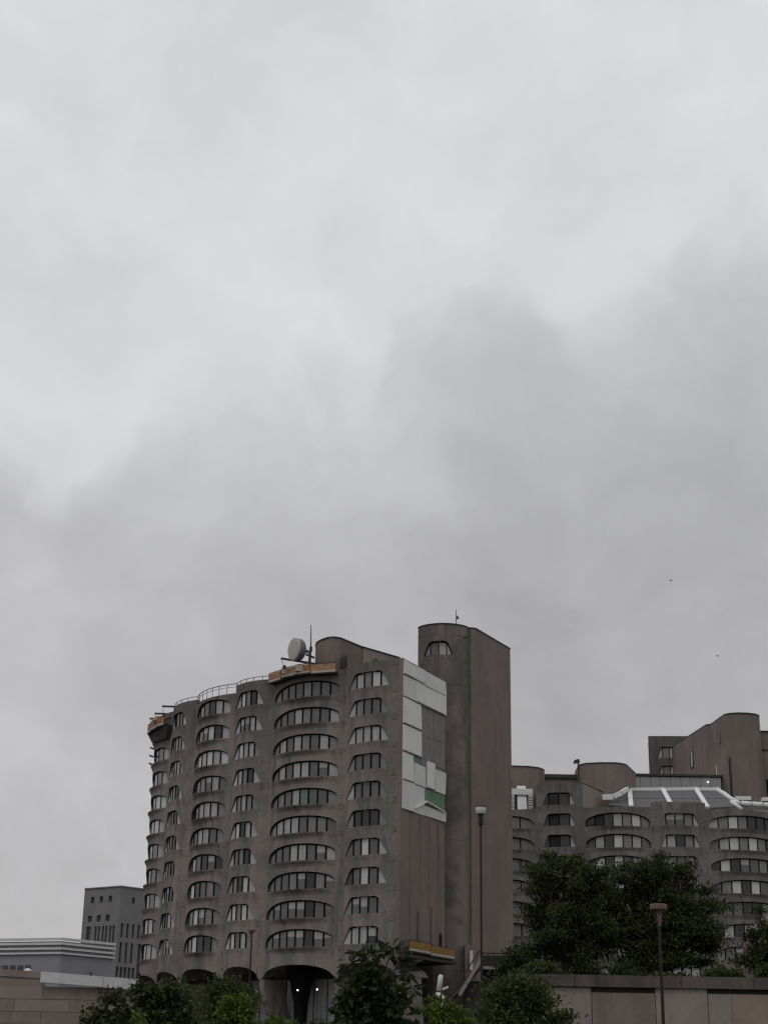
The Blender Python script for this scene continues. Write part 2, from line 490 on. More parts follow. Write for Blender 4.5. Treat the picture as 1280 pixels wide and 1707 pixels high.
def window(parent, bay, poly, us, dep, kinds, mull=.17, wname='window', slim=False):
    """frame mesh (border and mullions) with each pane a child; dep(u) = recess"""
    zs = [p[1] for p in poly]; z0, z1 = min(zs), max(zs)
    mb = MB(); cx_, cz_ = (us[0] + us[-1]) / 2, (z0 + z1) / 2
    n = len(poly); th = .04
    inner = []
    for i in range(n):
        p0, p1, p2 = Vector(poly[i - 1]), Vector(poly[i]), Vector(poly[(i + 1) % n])
        e1, e2 = p1 - p0, p2 - p1
        nn_ = Vector((0, 0))
        for e in (e1, e2):
            if e.length > 1e-5: e = e.normalized(); nn_ += Vector((-e.y, e.x))
        nn_ = nn_.normalized() if nn_.length > 1e-5 else Vector((0, 0))
        inner.append(tuple(p1 + nn_ * ((.14 if nn_.y < -.25 else .08) if not slim or us[1] - .1 <= p1.x <= us[-2] + .1 else .03)))  # top border widened in black to paint in the shade of the soffit
    vs = []
    for (a, b) in zip(poly, inner):
        vs += [bay.pt(a[0], a[1], -dep(a[0]) + th), bay.pt(b[0], b[1], -dep(b[0]) + th), bay.pt(b[0], b[1], -dep(b[0]) - .02), bay.pt(a[0], a[1], -dep(a[0]) - .02)]
    fs = []
    for i in range(n):
        a, b = 4 * i, 4 * ((i + 1) % n)
        for q in range(4): fs.append((a + q, b + q, b + (q + 1) % 4, a + (q + 1) % 4))
    mb.add(vs, fs)
    for u in us[1:-1]:
        pl = clip(poly, u - mull / 2, u + mull / 2)
        if len(pl) < 3: continue
        fr = [bay.pt(a, z, -dep(u) + .05) for a, z in pl]; bk = [bay.pt(a, z, -dep(u) - .03) for a, z in pl]
        mb.hexa(bk, fr)
    w = mb.build(wname, M['frame'], parent)
    for i in range(len(us) - 1):
        ua, ub = us[i], us[i + 1]
        pl = clip(poly, ua + .01, ub - .01)
        if len(pl) < 3: continue
        k = kinds[i] if i < len(kinds) else 'mid'
        j1, j2 = rnd.uniform(-.015, .015), rnd.uniform(-.015, .015)
        oa, ob = -dep(ua) + j1, -dep(ub) + j2
        pm = MB(); names = k.split('/')
        if len(names) == 2:
            zc = z0 + (z1 - z0) * rnd.uniform(.42, .62)
            hi, lo = clip(pl, zc, 99, 1), clip(pl, -99, zc, 1)
            segs = [q for q in ((hi, 0), (lo, 1)) if len(q[0]) > 2]
        else: segs = [(pl, 0)]
        for q, mi in segs:
            pm.cur = mi
            f = pane_poly(bay, q, ua, ub, oa, ob); b2 = pane_poly(bay, q, ua, ub, oa - .03, ob - .03)
            pm.hexa(b2, f)
        pm.build('pane', [G[x] for x in names], w)
    return w


def kinds_for(n, side, bias=.5):
    out = []
    for i in range(n):
        if side and i in (0, n - 1): out.append(rnd.choice(['side', 'side', 'sidegrey', 'blind'])); continue
        r = rnd.random()
        out.append(rnd.choice(['blind', 'blind', 'grey', 'blind/mid', 'bright']) if r < bias else rnd.choice(['mid', 'mid', 'dark', 'grey', 'dark']))
    return out

# ------------------------------------------------------------------ ground and terrace (setting)
def structure(o): o['kind'] = 'structure'; return o

structure(part('ground', M['asphalt'], None, lambda m: m.add([(-3500, -3000, 0), (3500, -3000, 0), (3500, 5000, 0), (-3500, 5000, 0)], [(0, 1, 2, 3)])))
structure(part('lawn', M['grass'], None, lambda m: m.box(-30, 14, 30, 100, -.2, .05)))
structure(part('terrace', M['grass'], None, lambda m: m.prism([(14, 111), (75, 111), (75, 235), (14.5, 235), (14.5, 172), (11.3, 160), (9.5, 111)], 0, 7.35)))

# ------------------------------------------------------------------ main apartment tower
KL, K01, K12, K23, K34, K45, KR = (-26.95, 184.6), (-23.9, 175.7), (-20.67, 169.7), (-15.75, 163.15), (-11.5, 159.35), (-3.95, 154.25), (2.1, 150.35)
KL, K01, K12, K23, K34, K45, KR = [(x + .18, y + .42) for x, y in (KL, K01, K12, K23, K34, K45)] + [KR]
KX = (-27.6, 193.5)
EW = (6.74, 159.66)
H, ZT, ZROOF, ZB = 2.75, 39.1, 40.1, 12.1
main = thing('apartment_tower', 'tall brown concrete apartment tower with scalloped bays of arched windows', 'building', (-10, 160, 0))

bays = [  # bay, type, name-free settings: opening margins, panes
    (Bay(KL, KX, .8), 'arch', .5, .5, 5, 40.1),
    (Bay(K01, KL, 1.0), 'arch', .55, .75, 5, 40.1),
    (Bay(K12, K01, .95, .85), 'trap', 1.55, 1.55, 5, 40.1),
    (Bay(K23, K12, 1.0), 'arch', .55, .75, 6, 39.42),
    (Bay(K34, K23, .85, .85), 'trap', .95, .95, 5, 40.1),
    (Bay(K45, K34, 1.0), 'arch', .40, .45, 8, 40.05),
    (Bay(KR, K45, .95, .8), 'trap', 1.75, 1.25, 5, 40.1),
]
# pane contents the photograph shows, per row, for the two nearest columns (left to right)
WIDE = ['sidegrey,mid,mid,mid,grey,mid,mid,mid', 'mid,mid,mid,blind,grey,mid,mid,blind', 'mid,blind,mid,blind,grey,mid,blind,grey', 'mid,blind,mid,blind,blind,mid,blind/mid,blind',
        'mid,grey,mid,blind,teal,mid,mid,teal/grey', 'grey,blind,blind,blind,mid,grey,grey,mid', 'mid,mid,mid,blind,blind,mid,blind/mid,blind', 'mid,mid,mid,grey,blind/mid,dark,grey,blind/mid',
        'mid,blind/mid,mid,blind/mid,blind/mid,dark,mid,grey/mid', 'mid,blind/mid,mid,blind/mid,blind/mid,dark,blind/mid,blind/mid']
TRAP = ['sidegrey,blind,grey,bright,side', 'side,grey,mid,mid,sidegrey', 'side,blind,blind,blind,side', 'sidegrey,mid,mid,mid,sidegrey', 'side,mid,mid,mid,sidegrey',
        'sidegrey,dark,dark,dark,sidegrey', 'mid,mid,bright,mid,side', 'dark,mid,bright,mid,side', 'sidegrey,blind/mid,blind/mid,mid,sidegrey', 'side,blind,blind,blind/dark,sidegrey']

for bi, (bay, typ, m0, m1, npane, top) in enumerate(bays):
    wall = MB(); W = bay.W
    for r in range(10):
        zt = ZT - r * H
        zc1, zc0 = zt + .5, zt + .5 - H
        if typ == 'arch':
            # bays run right to left, so u0 is the right hand end
            hh = 1.72; poly = arch_poly(m0, W - m1, zt - hh, hh)
            dep = lambda u: .22
            cell(wall, bay, 0, W, zc0, zc1 - (0 if r else max(0, zc1 - top)), poly, dep, lip=.34)
            ua, ub = m0, W - m1
            us = [ua + (ub - ua) * k / npane for k in range(npane + 1)]
        else:
            hh = 1.6; ins = .95
            if m0 > 1.3 and bi == 6: u0, u1 = 1.05, 6.25
            elif bi == 2: u0, u1 = 1.15, W - 1.0
            else: u0, u1 = .75, W - .4
            poly = trap_poly(u0, u1, zt - hh, hh, ins)
            fl = lambda u, a=u0, b=u1: .02 + .20 * min(1, max(0, min(u - a, b - u) / 1.1))
            dep = fl
            cell(wall, bay, 0, W, zc0, zc1, poly, dep, lip=.06)
            us = [u0, u0 + 1.1] + [u0 + 1.1 + (u1 - u0 - 2.2) * k / (npane - 2) for k in range(1, npane - 2)] + [u1 - 1.1, u1]
        if bi == 5: kd = WIDE[r].split(',')[::-1]
        elif bi == 6: kd = TRAP[r].split(',')[::-1]
        else: kd = kinds_for(npane, typ == 'trap', .62 if bi < 4 else .5)
        window(main, bay, poly, us, dep, kd, slim=typ == 'trap')
    if top > ZT + .5 + .01: strip(wall, bay, ZT + .5, top)
    wall.build('bay_wall', M['conc'], main)

# body behind the bays, and the roof
inn = lambda p, q, d: (p[0] + q[0] * d, p[1] + q[1] * d)
front = [(-26.6, 193.5), (-26.0, 184.4), (-23.1, 176.1), (-20.0, 170.3), (-15.2, 163.9), (-11.0, 160.15), (-3.5, 155.0), (2.0, 151.3)]
back = [(6.2, 159.8), (0.5, 164.5), (-6, 169.5), (-11.5, 176), (-15, 184), (-16.5, 194)]
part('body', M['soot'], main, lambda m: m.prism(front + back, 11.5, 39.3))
edge = []
for (bay, *_r) in bays:
    edge += [(bay.pt(bay.W * (1 - k / 8), 0, -.31).x, bay.pt(bay.W * (1 - k / 8), 0, -.31).y) for k in range(8)]
part('roof', M['roof'], main, lambda m: m.prism(edge + [(2.0, 150.9)] + back, 39.32, 39.41))

# blank end wall
ewd = (Vector((*EW, 0)) - Vector((*KR, 0))); EWL = ewd.length; ewd.normalize(); ewn = Vector((ewd.y, -ewd.x, 0))
def ep(v, z, o=0.0): p = Vector((*KR, 0)) + ewd * v + ewn * o; return (p.x, p.y, z)
def eslab(m, v0, v1, z0, z1, o0, o1):
    m.hexa([ep(v0, z0, o0), ep(v1, z0, o0), ep(v1, z0, o1), ep(v0, z0, o1)], [ep(v0, z1, o0), ep(v1, z1, o0), ep(v1, z1, o1), ep(v0, z1, o1)])
part('end_wall', M['brown'], main, lambda m: (eslab(m, .02, EWL, 11.4, 40.1, -.45, 0), eslab(m, -.12, .0, 11.4, 40.1, -.5, .02)))
for v in (2.1, 4.4, 6.6, 8.7):
    part('wall_batten', M['brown'], main, lambda m: eslab(m, v, v + .16, 12.6, 25.2, 0, .05))
part('back_wall', M['brown'], main, lambda m: m.prism([EW, (0.9, 164.9), (0.7, 164.6), (6.4, 159.5)], 11.4, 40.0))
zr = [40.06, 38.55, 36.4, 33.62, 30.9, 28.1, 25.3]
panels = [(0.12, 3.0, 38.62, 40.06, 'white'), (3.05, 5.0, 38.62, 40.06, 'white'), (5.05, 10.35, 38.55, 40.06, 'white2'),
          (0.12, 3.0, 36.42, 38.52, 'white2'), (3.05, 5.0, 36.42, 38.52, 'white'), (5.05, 10.35, 36.42, 38.50, 'white'),
          (0.12, 4.35, 33.68, 36.30, 'white'), (0.12, 4.35, 30.96, 33.58, 'white'),
          (0.12, 2.6, 28.16, 30.86, 'white'), (2.65, 5.35, 28.16, 30.2, 'white2'), (5.75, 7.55, 28.2, 30.9, 'white'), (7.85, 10.3, 28.2, 30.4, 'white2'),
          (0.12, 2.8, 25.35, 28.1, 'white2'), (2.8, 5.3, 25.35, 28.1, 'white2'), (5.3, 10.3, 25.4, 26.35, 'white2')]
for (a, b, z0, z1, mt) in panels:
    t = rnd.uniform(.09, .13)
    w4 = [t + rnd.uniform(-.05, .09) for _ in range(4)]
    part('insulation_panel', M[mt], main, lambda m: m.hexa([ep(a, z0, .01), ep(b, z0, .01), ep(b, z0, w4[0]), ep(a, z0, w4[1])], [ep(a, z1, .01), ep(b, z1, .01), ep(b, z1, w4[2]), ep(a, z1, w4[3])]))
    if mt == 'white':
        part('batten', M['steel'], main, lambda m: eslab(m, a + .03, b - .03, z0 + .02, z0 + .08, t + .06, t + .1))
for (a, b, z0, z1) in ((2.75, 4.3, 30.24, 30.9), (5.4, 10.1, 26.5, 28.05)):
    part('sheathing_panel', M['green'], main, lambda m: eslab(m, a, b, z0, z1, .01, .07))
for (a, b, z0, z1) in ((4.45, 7.3, 33.4, 36.1), (7.35, 10.3, 33.5, 36.2), (4.45, 7.3, 30.95, 33.35), (7.35, 10.3, 30.75, 33.45), (4.4, 5.6, 30.3, 30.9)):
    part('backing_board', M['sheath'], main, lambda m: eslab(m, a, b, z0, z1, .01, rnd.uniform(.03, .06)))
part('torn_flap', M['white'], main, lambda m: (m.bar(ep(2.9, 25.75, .2), ep(5.2, 26.75, .32), .22, .1), m.bar(ep(5.2, 26.75, .32), ep(9.9, 26.35, .2), .25, .1)))
part('roof_edge_coping', M['steel'], main, lambda m: m.bar(ep(0, 40.16, -.2), ep(EWL, 40.16, -.2), .5, .1))
for v in (3.9, 7.0):
    part('drain_pipe', M['steel'], main, lambda m: m.tube([ep(v, 12.3, .1), ep(v, 15.0 + v * .25, .1)], .05, 6))
part('arched_slot', M['frame'], main, lambda m: m.hexa([ep(9.05 + a, z, .01) for a, z in ((0, 12.9), (.6, 12.9), (.6, 14.1), (.3, 14.5), (0, 14.1))], [ep(9.05 + a, z, .05) for a, z in ((0, 12.9), (.6, 12.9), (.6, 14.1), (.3, 14.5), (0, 14.1))]))

# arcade under the bays
def arcade(bay, crown=11.0, spring=9.75):
    mb = MB(); W = bay.W; n = 26; vs = []; fs = []
    def az(u):
        x = (u - W / 2) / (W / 2 - .28)
        return spring + (crown - spring) * math.sqrt(max(0, 1 - abs(x) ** 2.4)) if abs(x) < 1 else spring
    for k in range(n + 1):
        u = W * k / n
        vs += [bay.pt(u, ZB), bay.pt(u, az(u)), bay.pt(u, az(u) + .1, -2.2), bay.pt(u, az(u) + .1, -5.5)]
    for k in range(n):
        for q in range(3): fs.append((4 * k + q, 4 * k + q + 1, 4 * k + q + 5, 4 * k + q + 4))
    mb.add(vs, fs); mb.build('arcade_arch', M['conc'], main)
    # flared fin pillar at the right hand crease
    pm = MB(); prof = [(0, 9.76), (.12, 9.0), (.5, 7.8), (1.1, 6.4), (1.5, 4.5), (1.6, 0)]
    lo = [bay.A - bay.n * d + Vector((0, 0, z)) for d, z in prof]; bk = [bay.A - bay.n * (3.2 + .35 * d) + Vector((0, 0, z)) for d, z in prof]
    pts = lo + bk[::-1]; t = bay.t * .34
    pm.hexa([p - t for p in pts], [p + t for p in pts]); pm.build('pillar', M['conc'], main)
for (bay, *_r) in bays[1:]: arcade(bay)
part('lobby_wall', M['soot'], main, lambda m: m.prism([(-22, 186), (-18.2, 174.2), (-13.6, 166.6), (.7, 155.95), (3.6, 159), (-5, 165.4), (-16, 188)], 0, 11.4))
lb = Bay((.6, 155.9), (-13.6, 166.5), 0.0)
for k in range(9):
    part('lobby_pane', G['blind'], main, lambda m: m.hexa([lb.pt(1.4 + k * 1.75, .5, .05), lb.pt(3.0 + k * 1.75, .5, .05), lb.pt(3.0 + k * 1.75, .5, .12), lb.pt(1.4 + k * 1.75, .5, .12)],
         [lb.pt(1.4 + k * 1.75, 9.9, .05), lb.pt(3.0 + k * 1.75, 9.9, .05), lb.pt(3.0 + k * 1.75, 9.9, .12), lb.pt(1.4 + k * 1.75, 9.9, .12)]))
part('funnel_column', M['frame'], main, lambda m: m.lathe([(1.0, 0), (.62, 5.5), (.7, 7.5), (1.05, 9.3), (1.5, 10.6), (1.7, 11.1)], (-7.35, 159.5, 0)), True)
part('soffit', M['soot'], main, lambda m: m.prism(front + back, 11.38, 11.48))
# recessed base under the end wall
part('base_pillar', M['brown'], main, lambda m: m.hexa([ep(1.6, 0, -1.2), ep(6.3, 0, -1.2), ep(6.3, 0, -2.2), ep(1.6, 0, -2.2)], [ep(1.6, 11.4, -1.2), ep(6.3, 11.4, -1.2), ep(6.3, 11.4, -2.2), ep(1.6, 11.4, -2.2)]))

# penthouse on the roof: rounded nose and receding flank
def prism_curve(m, pts, z0, z1): m.prism(pts, z0, z1)
nose = [(-6.98, 158.9), (-6.85, 157.6), (-6.3, 156.4), (-5.65, 155.5), (-5.0, 155.15), (-4.3, 155.5), (-3.6, 156.6), (-2.0, 159.1)]
part('penthouse', M['brown'], main, lambda m: m.prism(nose + [(-3.6, 163), (-7, 162)], 39.4, 43.5))
part('penthouse_coping', M['soot'], main, lambda m: m.prism([(x * 1.0 - .04 * (1 if x < -5 else -1), y - .08) for x, y in nose] + [(-3.6, 163), (-7, 162)], 43.504, 43.62))
part('penthouse_wing', M['pinkish'], main, lambda m: m.prism([(-1.95, 159.0), (1.9, 163.2), (.5, 164.4), (-3.4, 162.8)], 39.4, 43.5))  # paler concrete paints in the extra light this wall's orientation catches
part('penthouse_wing_coping', M['soot'], main, lambda m: m.prism([(-1.95, 158.85), (2.05, 163.2), (.5, 164.4), (-3.4, 162.8)], 43.504, 43.6))
part('roof_vent', M['soot'], main, lambda m: m.lathe([(.45, 0), (.45, 1.1), (.3, 1.45), (.05, 1.6)], (-.6, 153.6, 39.4), 12), True)
part('roof_pipe', M['soot'], main, lambda m: m.lathe([(.35, 0), (.35, 1.9), (.25, 2.25), (.03, 2.4)], (-3.85, 155.1, 39.4), 12), True)

# ------------------------------------------------------------------ stair tower behind
tw = thing('stair_tower', 'tallest windowless concrete tower shaft with one window band at its top', 'tower', (9, 168, 0))
TB = Bay((9.55, 164.35), (3.97, 164.65), 1.75, .75)
wall = MB(); ZTW = 47.3
poly = trap_poly(1.75, 4.95, 43.85, 1.55, .6)
fl = lambda u: .04 + .28 * min(1, max(0, min(u - 1.75, 4.95 - u) / .6))
cell(wall, TB, 0, TB.W, 42.6, 46.2, poly, fl)
strip(wall, TB, 46.2, ZTW, .4); strip(wall, TB, 0, 42.6, .4, 24)
wall.build('curved_front', M['tower'], tw)
window(tw, TB, poly, [1.75, 2.45, 3.3, 4.2, 4.95], fl, ['side', 'blind', 'mid', 'sidegrey'], .1)
part('side_slab', M['brown'], tw, lambda m: m.prism([(9.52, 164.5), (9.75, 164.3), (10.3, 164.55), (10.55, 165.1), (14.75, 173.0), (14.2, 173.4), (9.6, 165.6)], 0, ZTW))
part('body', M['tower'], tw, lambda m: m.prism([(4.1, 164.9), (9.5, 164.7), (14.0, 173.2), (8.0, 176)], 0, 47.0))
part('coping', M['soot'], tw, lambda m: m.prism([(9.5, 164.42), (9.75, 164.22), (10.36, 164.5), (10.62, 165.06), (14.83, 173.0), (14.2, 173.45)], ZTW + .003, ZTW + .09))
part('coping', M['soot'], tw, lambda m: strip(m, Bay((9.56, 164.28), (3.93, 164.58), 1.77, .75), ZTW + .003, ZTW + .09, .45))
an = thing('roof_antenna', 'thin whip antenna standing on top of the tall stair tower', 'antenna', (8.2, 166, 47.0))
part('mast', M['steel'], an, lambda m: m.tube([(8.2, 166, 47.0), (8.2, 166, 49.9)], [.06, .035], 6))
part('sensor', M['steel'], an, lambda m: (m.lathe([(.04, 0), (.16, .1), (.16, .3), (.03, .42)], (8.33, 166, 48.75), 8), m.bar((8.2, 166, 48.8), (8.33, 166, 48.85), .05)))

# roof link pipe between tower and penthouse
lp = thing('roof_pipe_run', 'thin horizontal pipe run between penthouse and stair tower', 'pipe', (3, 160, 39.4))
part('pipe', M['steel'], lp, lambda m: m.tube([(-.8, 154.6, 40.75), (2.2, 158, 41.1), (4.6, 165.2, 42.55)], .11, 6))
part('bracket', M['steel'], lp, lambda m: (m.bar((1.2, 157, 39.4), (1.2, 157, 40.95), .12), m.bar((3.0, 160.2, 39.4), (3.0, 160.2, 41.4), .12)))

# ------------------------------------------------------------------ dish, mast, railings, swing stages on the roof
def basis(fwd):
    f = Vector(fwd).normalized(); r = f.cross(Vector((0, 0, 1))).normalized(); return f, r, r.cross(f)
dc = Vector((-8.75, 155.6, 42.25)); f_, r_, u_ = basis((-.84, -.54, -.04))
dish = thing('satellite_dish', 'round cream drum dish on the roof beside the mast', 'dish', (-8.2, 156.6, 39.4))
def drum(m, prof, n=28):
    vs = []; fs = []
    for (rad, h) in prof:
        vs += [dc + f_ * h + (r_ * math.cos(2 * math.pi * k / n) + u_ * math.sin(2 * math.pi * k / n)) * rad for k in range(n)]
    for i in range(len(prof) - 1): fs += [(i * n + k, i * n + (k + 1) % n, (i + 1) * n + (k + 1) % n, (i + 1) * n + k) for k in range(n)]
    fs += [tuple(range(n))[::-1], tuple(range((len(prof) - 1) * n, len(prof) * n))]
    m.add(vs, fs)
part('face_cover', M['dishface'], dish, lambda m: drum(m, [(1.16, .32), (1.18, .40), (1.1, .45), (.6, .48), (.05, .49)]))
part('rim', M['trim'], dish, lambda m: drum(m, [(1.22, .24), (1.22, .36), (1.19, .37)]))
part('shroud', M['dishside'], dish, lambda m: drum(m, [(.25, -.95), (.6, -.8), (1.05, -.5), (1.16, -.3), (1.18, .24)]))
part('mount', M['steel'], dish, lambda m: (m.bar(dc - f_ * .9, dc - f_ * 1.5 + Vector((.1, 0, -.1)), .25), m.tube([dc - f_ * 1.5 + Vector((.1, 0, .5)), Vector((-7.62, 156.78, 39.4))], .1, 8)))
ms = thing('whip_mast', 'tall thin dark mast rising beside the round roof dish', 'antenna', (-7.42, 157.6, 39.4))
part('mast', M['steel'], ms, lambda m: m.tube([(-7.4, 157.6, 39.4), (-7.42, 157.6, 43.4), (-7.48, 157.6, 45.5)], [.09, .07, .04], 8))
part('clamp', M['soot'], ms, lambda m: (m.bar((-7.9, 157.6, 42.3), (-7.0, 157.5, 41.9), .2), m.box(-7.55, -7.25, 157.45, 157.75, 42.6, 43.1)))

def railing(label, bay, z0, z1, n, u0, u1, group):
    t = thing('roof_railing', label, 'railing', tuple(bay.pt((u0 + u1) / 2, z0, -.15)), group)
    for k in range(n + 1):
        u = u0 + (u1 - u0) * k / n; a = bay.pt(u, z0, -.15)
        part('post', M['soot'], t, lambda m: m.tube([a, a + Vector((0, 0, z1 - z0))], .035, 5))
    for z in ((z1, .06), ((z0 + z1) / 2 + .2, .03)) if z1 - z0 > .6 else ((z1, .05),):
        part('rail', M['rail'], t, lambda m: m.tube([bay.pt(u0 + (u1 - u0) * k / 16, z[0], -.15) for k in range(17)], z[1], 6))
    return t
rg = 'railings along the tower roof edge'
railing('tall curved guard railing with upright posts over the second arched bay from the left', bays[3][0], 39.42, 40.5, 7, .1, bays[3][0].W - .1, rg)
railing('low curved roof rail left of the main orange swing stage', bays[4][0], 40.1, 40.5, 5, .1, bays[4][0].W - .1, rg)
railing('low curved roof rail right of the small orange stage at the left corner', bays[2][0], 40.1, 40.5, 5, .1, bays[2][0].W - .1, rg)

def stage(name_label, segs, z0s, group, mats=('orange', 'orange2')):
    """swing stage: segs = plan polyline (front edge outer), z0s = deck heights"""
    t = thing('swing_stage', name_label, 'work platform', (segs[0][0], segs[0][1], z0s[0] - .2), group)
    for i in range(len(segs) - 1):
        a, b = Vector((*segs[i], z0s[i])), Vector((*segs[i + 1], z0s[i])); d = (b - a).normalized(); nn = Vector((d.y, -d.x, 0))
        if nn.dot(-a) < 0: nn = -nn
        a, b = a + d * .06, b - d * .06
        up_ = Vector((0, 0, 1))
        part('deck', M['soot'], t, lambda m: m.hexa([a - nn * .9 - up_ * .14, b - nn * .9 - up_ * .14, b - up_ * .14, a - up_ * .14], [a - nn * .9, b - nn * .9, b, a]))
        part('toe_board', M['trim'], t, lambda m: m.hexa([a + up_ * .0, b + up_ * .0, b + nn * .05, a + nn * .05], [a + up_ * .2, b + up_ * .2, b + nn * .05 + up_ * .2, a + nn * .05 + up_ * .2]))
        part('guard_panel', M[mats[i % 2]], t, lambda m: m.hexa([a + up_ * .2, b + up_ * .2, b + nn * .04 + up_ * .2, a + nn * .04 + up_ * .2], [a + up_ * .88, b + up_ * .88, b + nn * .04 + up_ * .88, a + nn * .04 + up_ * .88]))
        part('top_rail', M['rust'], t, lambda m: m.bar(a + up_ * .98, b + up_ * .98, .07))
        for q in (a, b, (a + b) / 2):
            part('upright', M['rust'], t, lambda m: m.bar(q - up_ * .1, q + up_ * 1.0, .07))
        part('back_rail', M['rust'], t, lambda m: m.bar(a - nn * .85 + up_ * .95, b - nn * .85 + up_ * .95, .06))
    return t
B4 = bays[5][0]
pts = [B4.pt(u, 0, .75) for u in (.35, 3.1, 5.0, 7.0, 9.2)]
st1 = stage('long orange swing stage in sections hung along the tower roof edge', [(p.x, p.y) for p in pts][::-1], [39.55, 39.7, 39.75, 39.65, 39.6], 'orange swing stages')
def crate(m, c, w, h):
    p = B4.pt(c, 0, .35); m.box(p.x - w, p.x + w, p.y - .4, p.y + .4, 40.0, 40.0 + h)
part('tool_bundle', M['dishface'], st1, lambda m: (crate(m, 4.2, .8, .62), crate(m, 6.4, .5, .45)))
part('outrigger_beam', M['soot'], st1, lambda m: m.bar(B4.pt(3.2, 40.9, -.6), B4.pt(6.1, 41.35, 1.9), .14, .2))
part('hoist', M['soot'], st1, lambda m: (m.tube([B4.pt(6.05, 41.3, 1.85), B4.pt(6.05, 40.0, 1.0)], .03, 5), m.box(*sum([[v - .16, v + .16] for v in B4.pt(6.05, 40.55, 1.3)], []))))
# left corner stage
B1 = bays[1][0]
pts = [B1.pt(u, 0, 1.0) for u in (.2, 1.9, 3.6, 5.4)]
st2 = stage('small cluttered orange swing stage hanging at the far left roof corner', [(p.x, p.y) for p in pts], [38.5, 38.4, 38.3], 'orange swing stages')
part('tarp_bundle', M['orange2'], st2, lambda m: m.lathe([(.5, 0), (.75, .35), (.6, .75), (.2, .95)], tuple(B1.pt(2.4, 38.9, .6)), 9))
part('hanging_net', M['soot'], st2, lambda m: m.hexa([B1.pt(.5, 37.0, .5), B1.pt(4.4, 37.1, .6), B1.pt(4.4, 37.1, .2), B1.pt(.5, 37.0, .1)], [B1.pt(.0, 38.4, .95), B1.pt(5.4, 38.2, .95), B1.pt(5.4, 38.2, .2), B1.pt(0, 38.4, .1)]))
for (ua, za) in ((.3, 40.55), (2.0, 40.0), (3.6, 39.7)):
    part('outrigger_beam', M['soot'], st2, lambda m: (m.bar(B1.pt(ua, za + .15, -.8), B1.pt(ua + .3, za + .1, 1.15), .12, .2), m.tube([B1.pt(ua + .3, za, 1.0), B1.pt(ua + .3, 38.4, .98)], .03, 5)))
for k in range(3):
    part('loose_bracket', M['soot'], st2, lambda m: m.bar(B1.pt(5.6 + k * .7, 36.6 - k * .8, .1), B1.pt(5.9 + k * .7, 36.8 - k * .8, .5), .2))
# base stage along the end wall
sg = [ep(-.3, 0, 1.15), ep(4.6, 0, 1.15), ep(10.2, 0, 1.15)]
st3 = stage('ochre swing stage parked low against the foot of the end wall', [(p[0], p[1]) for p in sg], [12.05, 11.95], 'orange swing stages', ('ochre', 'ochre'))
part('support_ledge', M['soot'], st3, lambda m: eslab(m, -.3, 10.9, 11.45, 11.72, .02, 1.1))

# ------------------------------------------------------------------ stepped apartment block to the right
blk = thing('stepped_apartment_block', 'lower curved concrete apartment block behind the trees at right', 'building', (32, 205, 7.35))
QA, QB, QC, QD, QE, QF = (12.2, 211.5), (20.75, 206.3), (26.75, 204.8), (35.6, 203.6), (42.6, 203.6), (53.4, 206.6)
ZT2 = 33.6
rb = [(Bay(QA, QB, .9), 'arch', 5, 34.35, 0), (Bay(QB, QC, .6, .7), 'trap', 4, 37.6, 1), (Bay(QC, QD, .9), 'arch', 7, 34.35, 0),
      (Bay(QD, QE, .6, .7), 'trap', 5, 35.05, 0), (Bay(QE, QF, .9), 'arch', 8, 34.35, 0)]
for bi, (bay, typ, npane, top, extra) in enumerate(rb):
    wall = MB(); W = bay.W
    for r in range(-extra, 9):
        zt = ZT2 - r * H; zc1, zc0 = zt + .5, zt + .5 - H
        zc1 = min(zc1, top)
        if typ == 'arch':
            hh = 1.75; poly = arch_poly(.3, W - .3, zt - hh, hh, .3, .3); dep = lambda u: .3
            us = [.3 + (W - .6) * k / npane for k in range(npane + 1)]; cell(wall, bay, 0, W, zc0, zc1, poly, dep, lip=.2)
        else:
            a, b = .95, W - .95; hh = 1.6; poly = trap_poly(a, b, zt - hh, hh, .65)
            dep = lambda u, a=a, b=b: .04 + .32 * min(1, max(0, min(u - a, b - u) / .8))
            us = [a, a + .8] + [a + .8 + (b - a - 1.6) * k / (npane - 2) for k in range(1, npane - 2)] + [b - .8, b]; cell(wall, bay, 0, W, zc0, zc1, poly, dep, lip=.05)
        kd = kinds_for(npane, typ == 'trap', .55)
        if bi == 1: kd = ['dark', 'dark', 'dark', 'side']
        if bi == 0: kd = ['grey', 'grey', 'mid', 'grey', 'grey']
        if bi == 2 and r == 0: kd = ['dark', 'dark', 'dark', 'blind', 'grey', 'bright', 'grey']
        if bi == 4 and r == 0: kd = ['blind', 'grey', 'bright', 'grey', 'dark', 'dark', 'dark', 'dark']
        window(blk, bay, poly, us, dep, kd, .15, slim=typ == 'trap')
    z_hi = ZT2 + extra * H + .5
    if top > z_hi + .01: strip(wall, bay, z_hi, top)
    strip(wall, bay, 7.3, ZT2 - 8 * H + .5 - H, .3)
    wall.build('bay_wall', M['conc_r'], blk)
part('body', M['soot'], blk, lambda m: m.prism([(12.8, 212.5), (20.9, 207.3), (26.9, 205.8), (35.6, 204.6), (42.6, 204.6), (53, 207.6), (56, 222), (14, 228)], 7.3, 33.9))
part('roof', M['roof'], blk, lambda m: m.prism([(12.6, 212.1), (20.9, 206.8), (26.9, 205.3), (35.6, 204.1), (42.6, 204.1), (53.2, 207.1), (56, 222), (14, 228)], 33.92, 34.0))
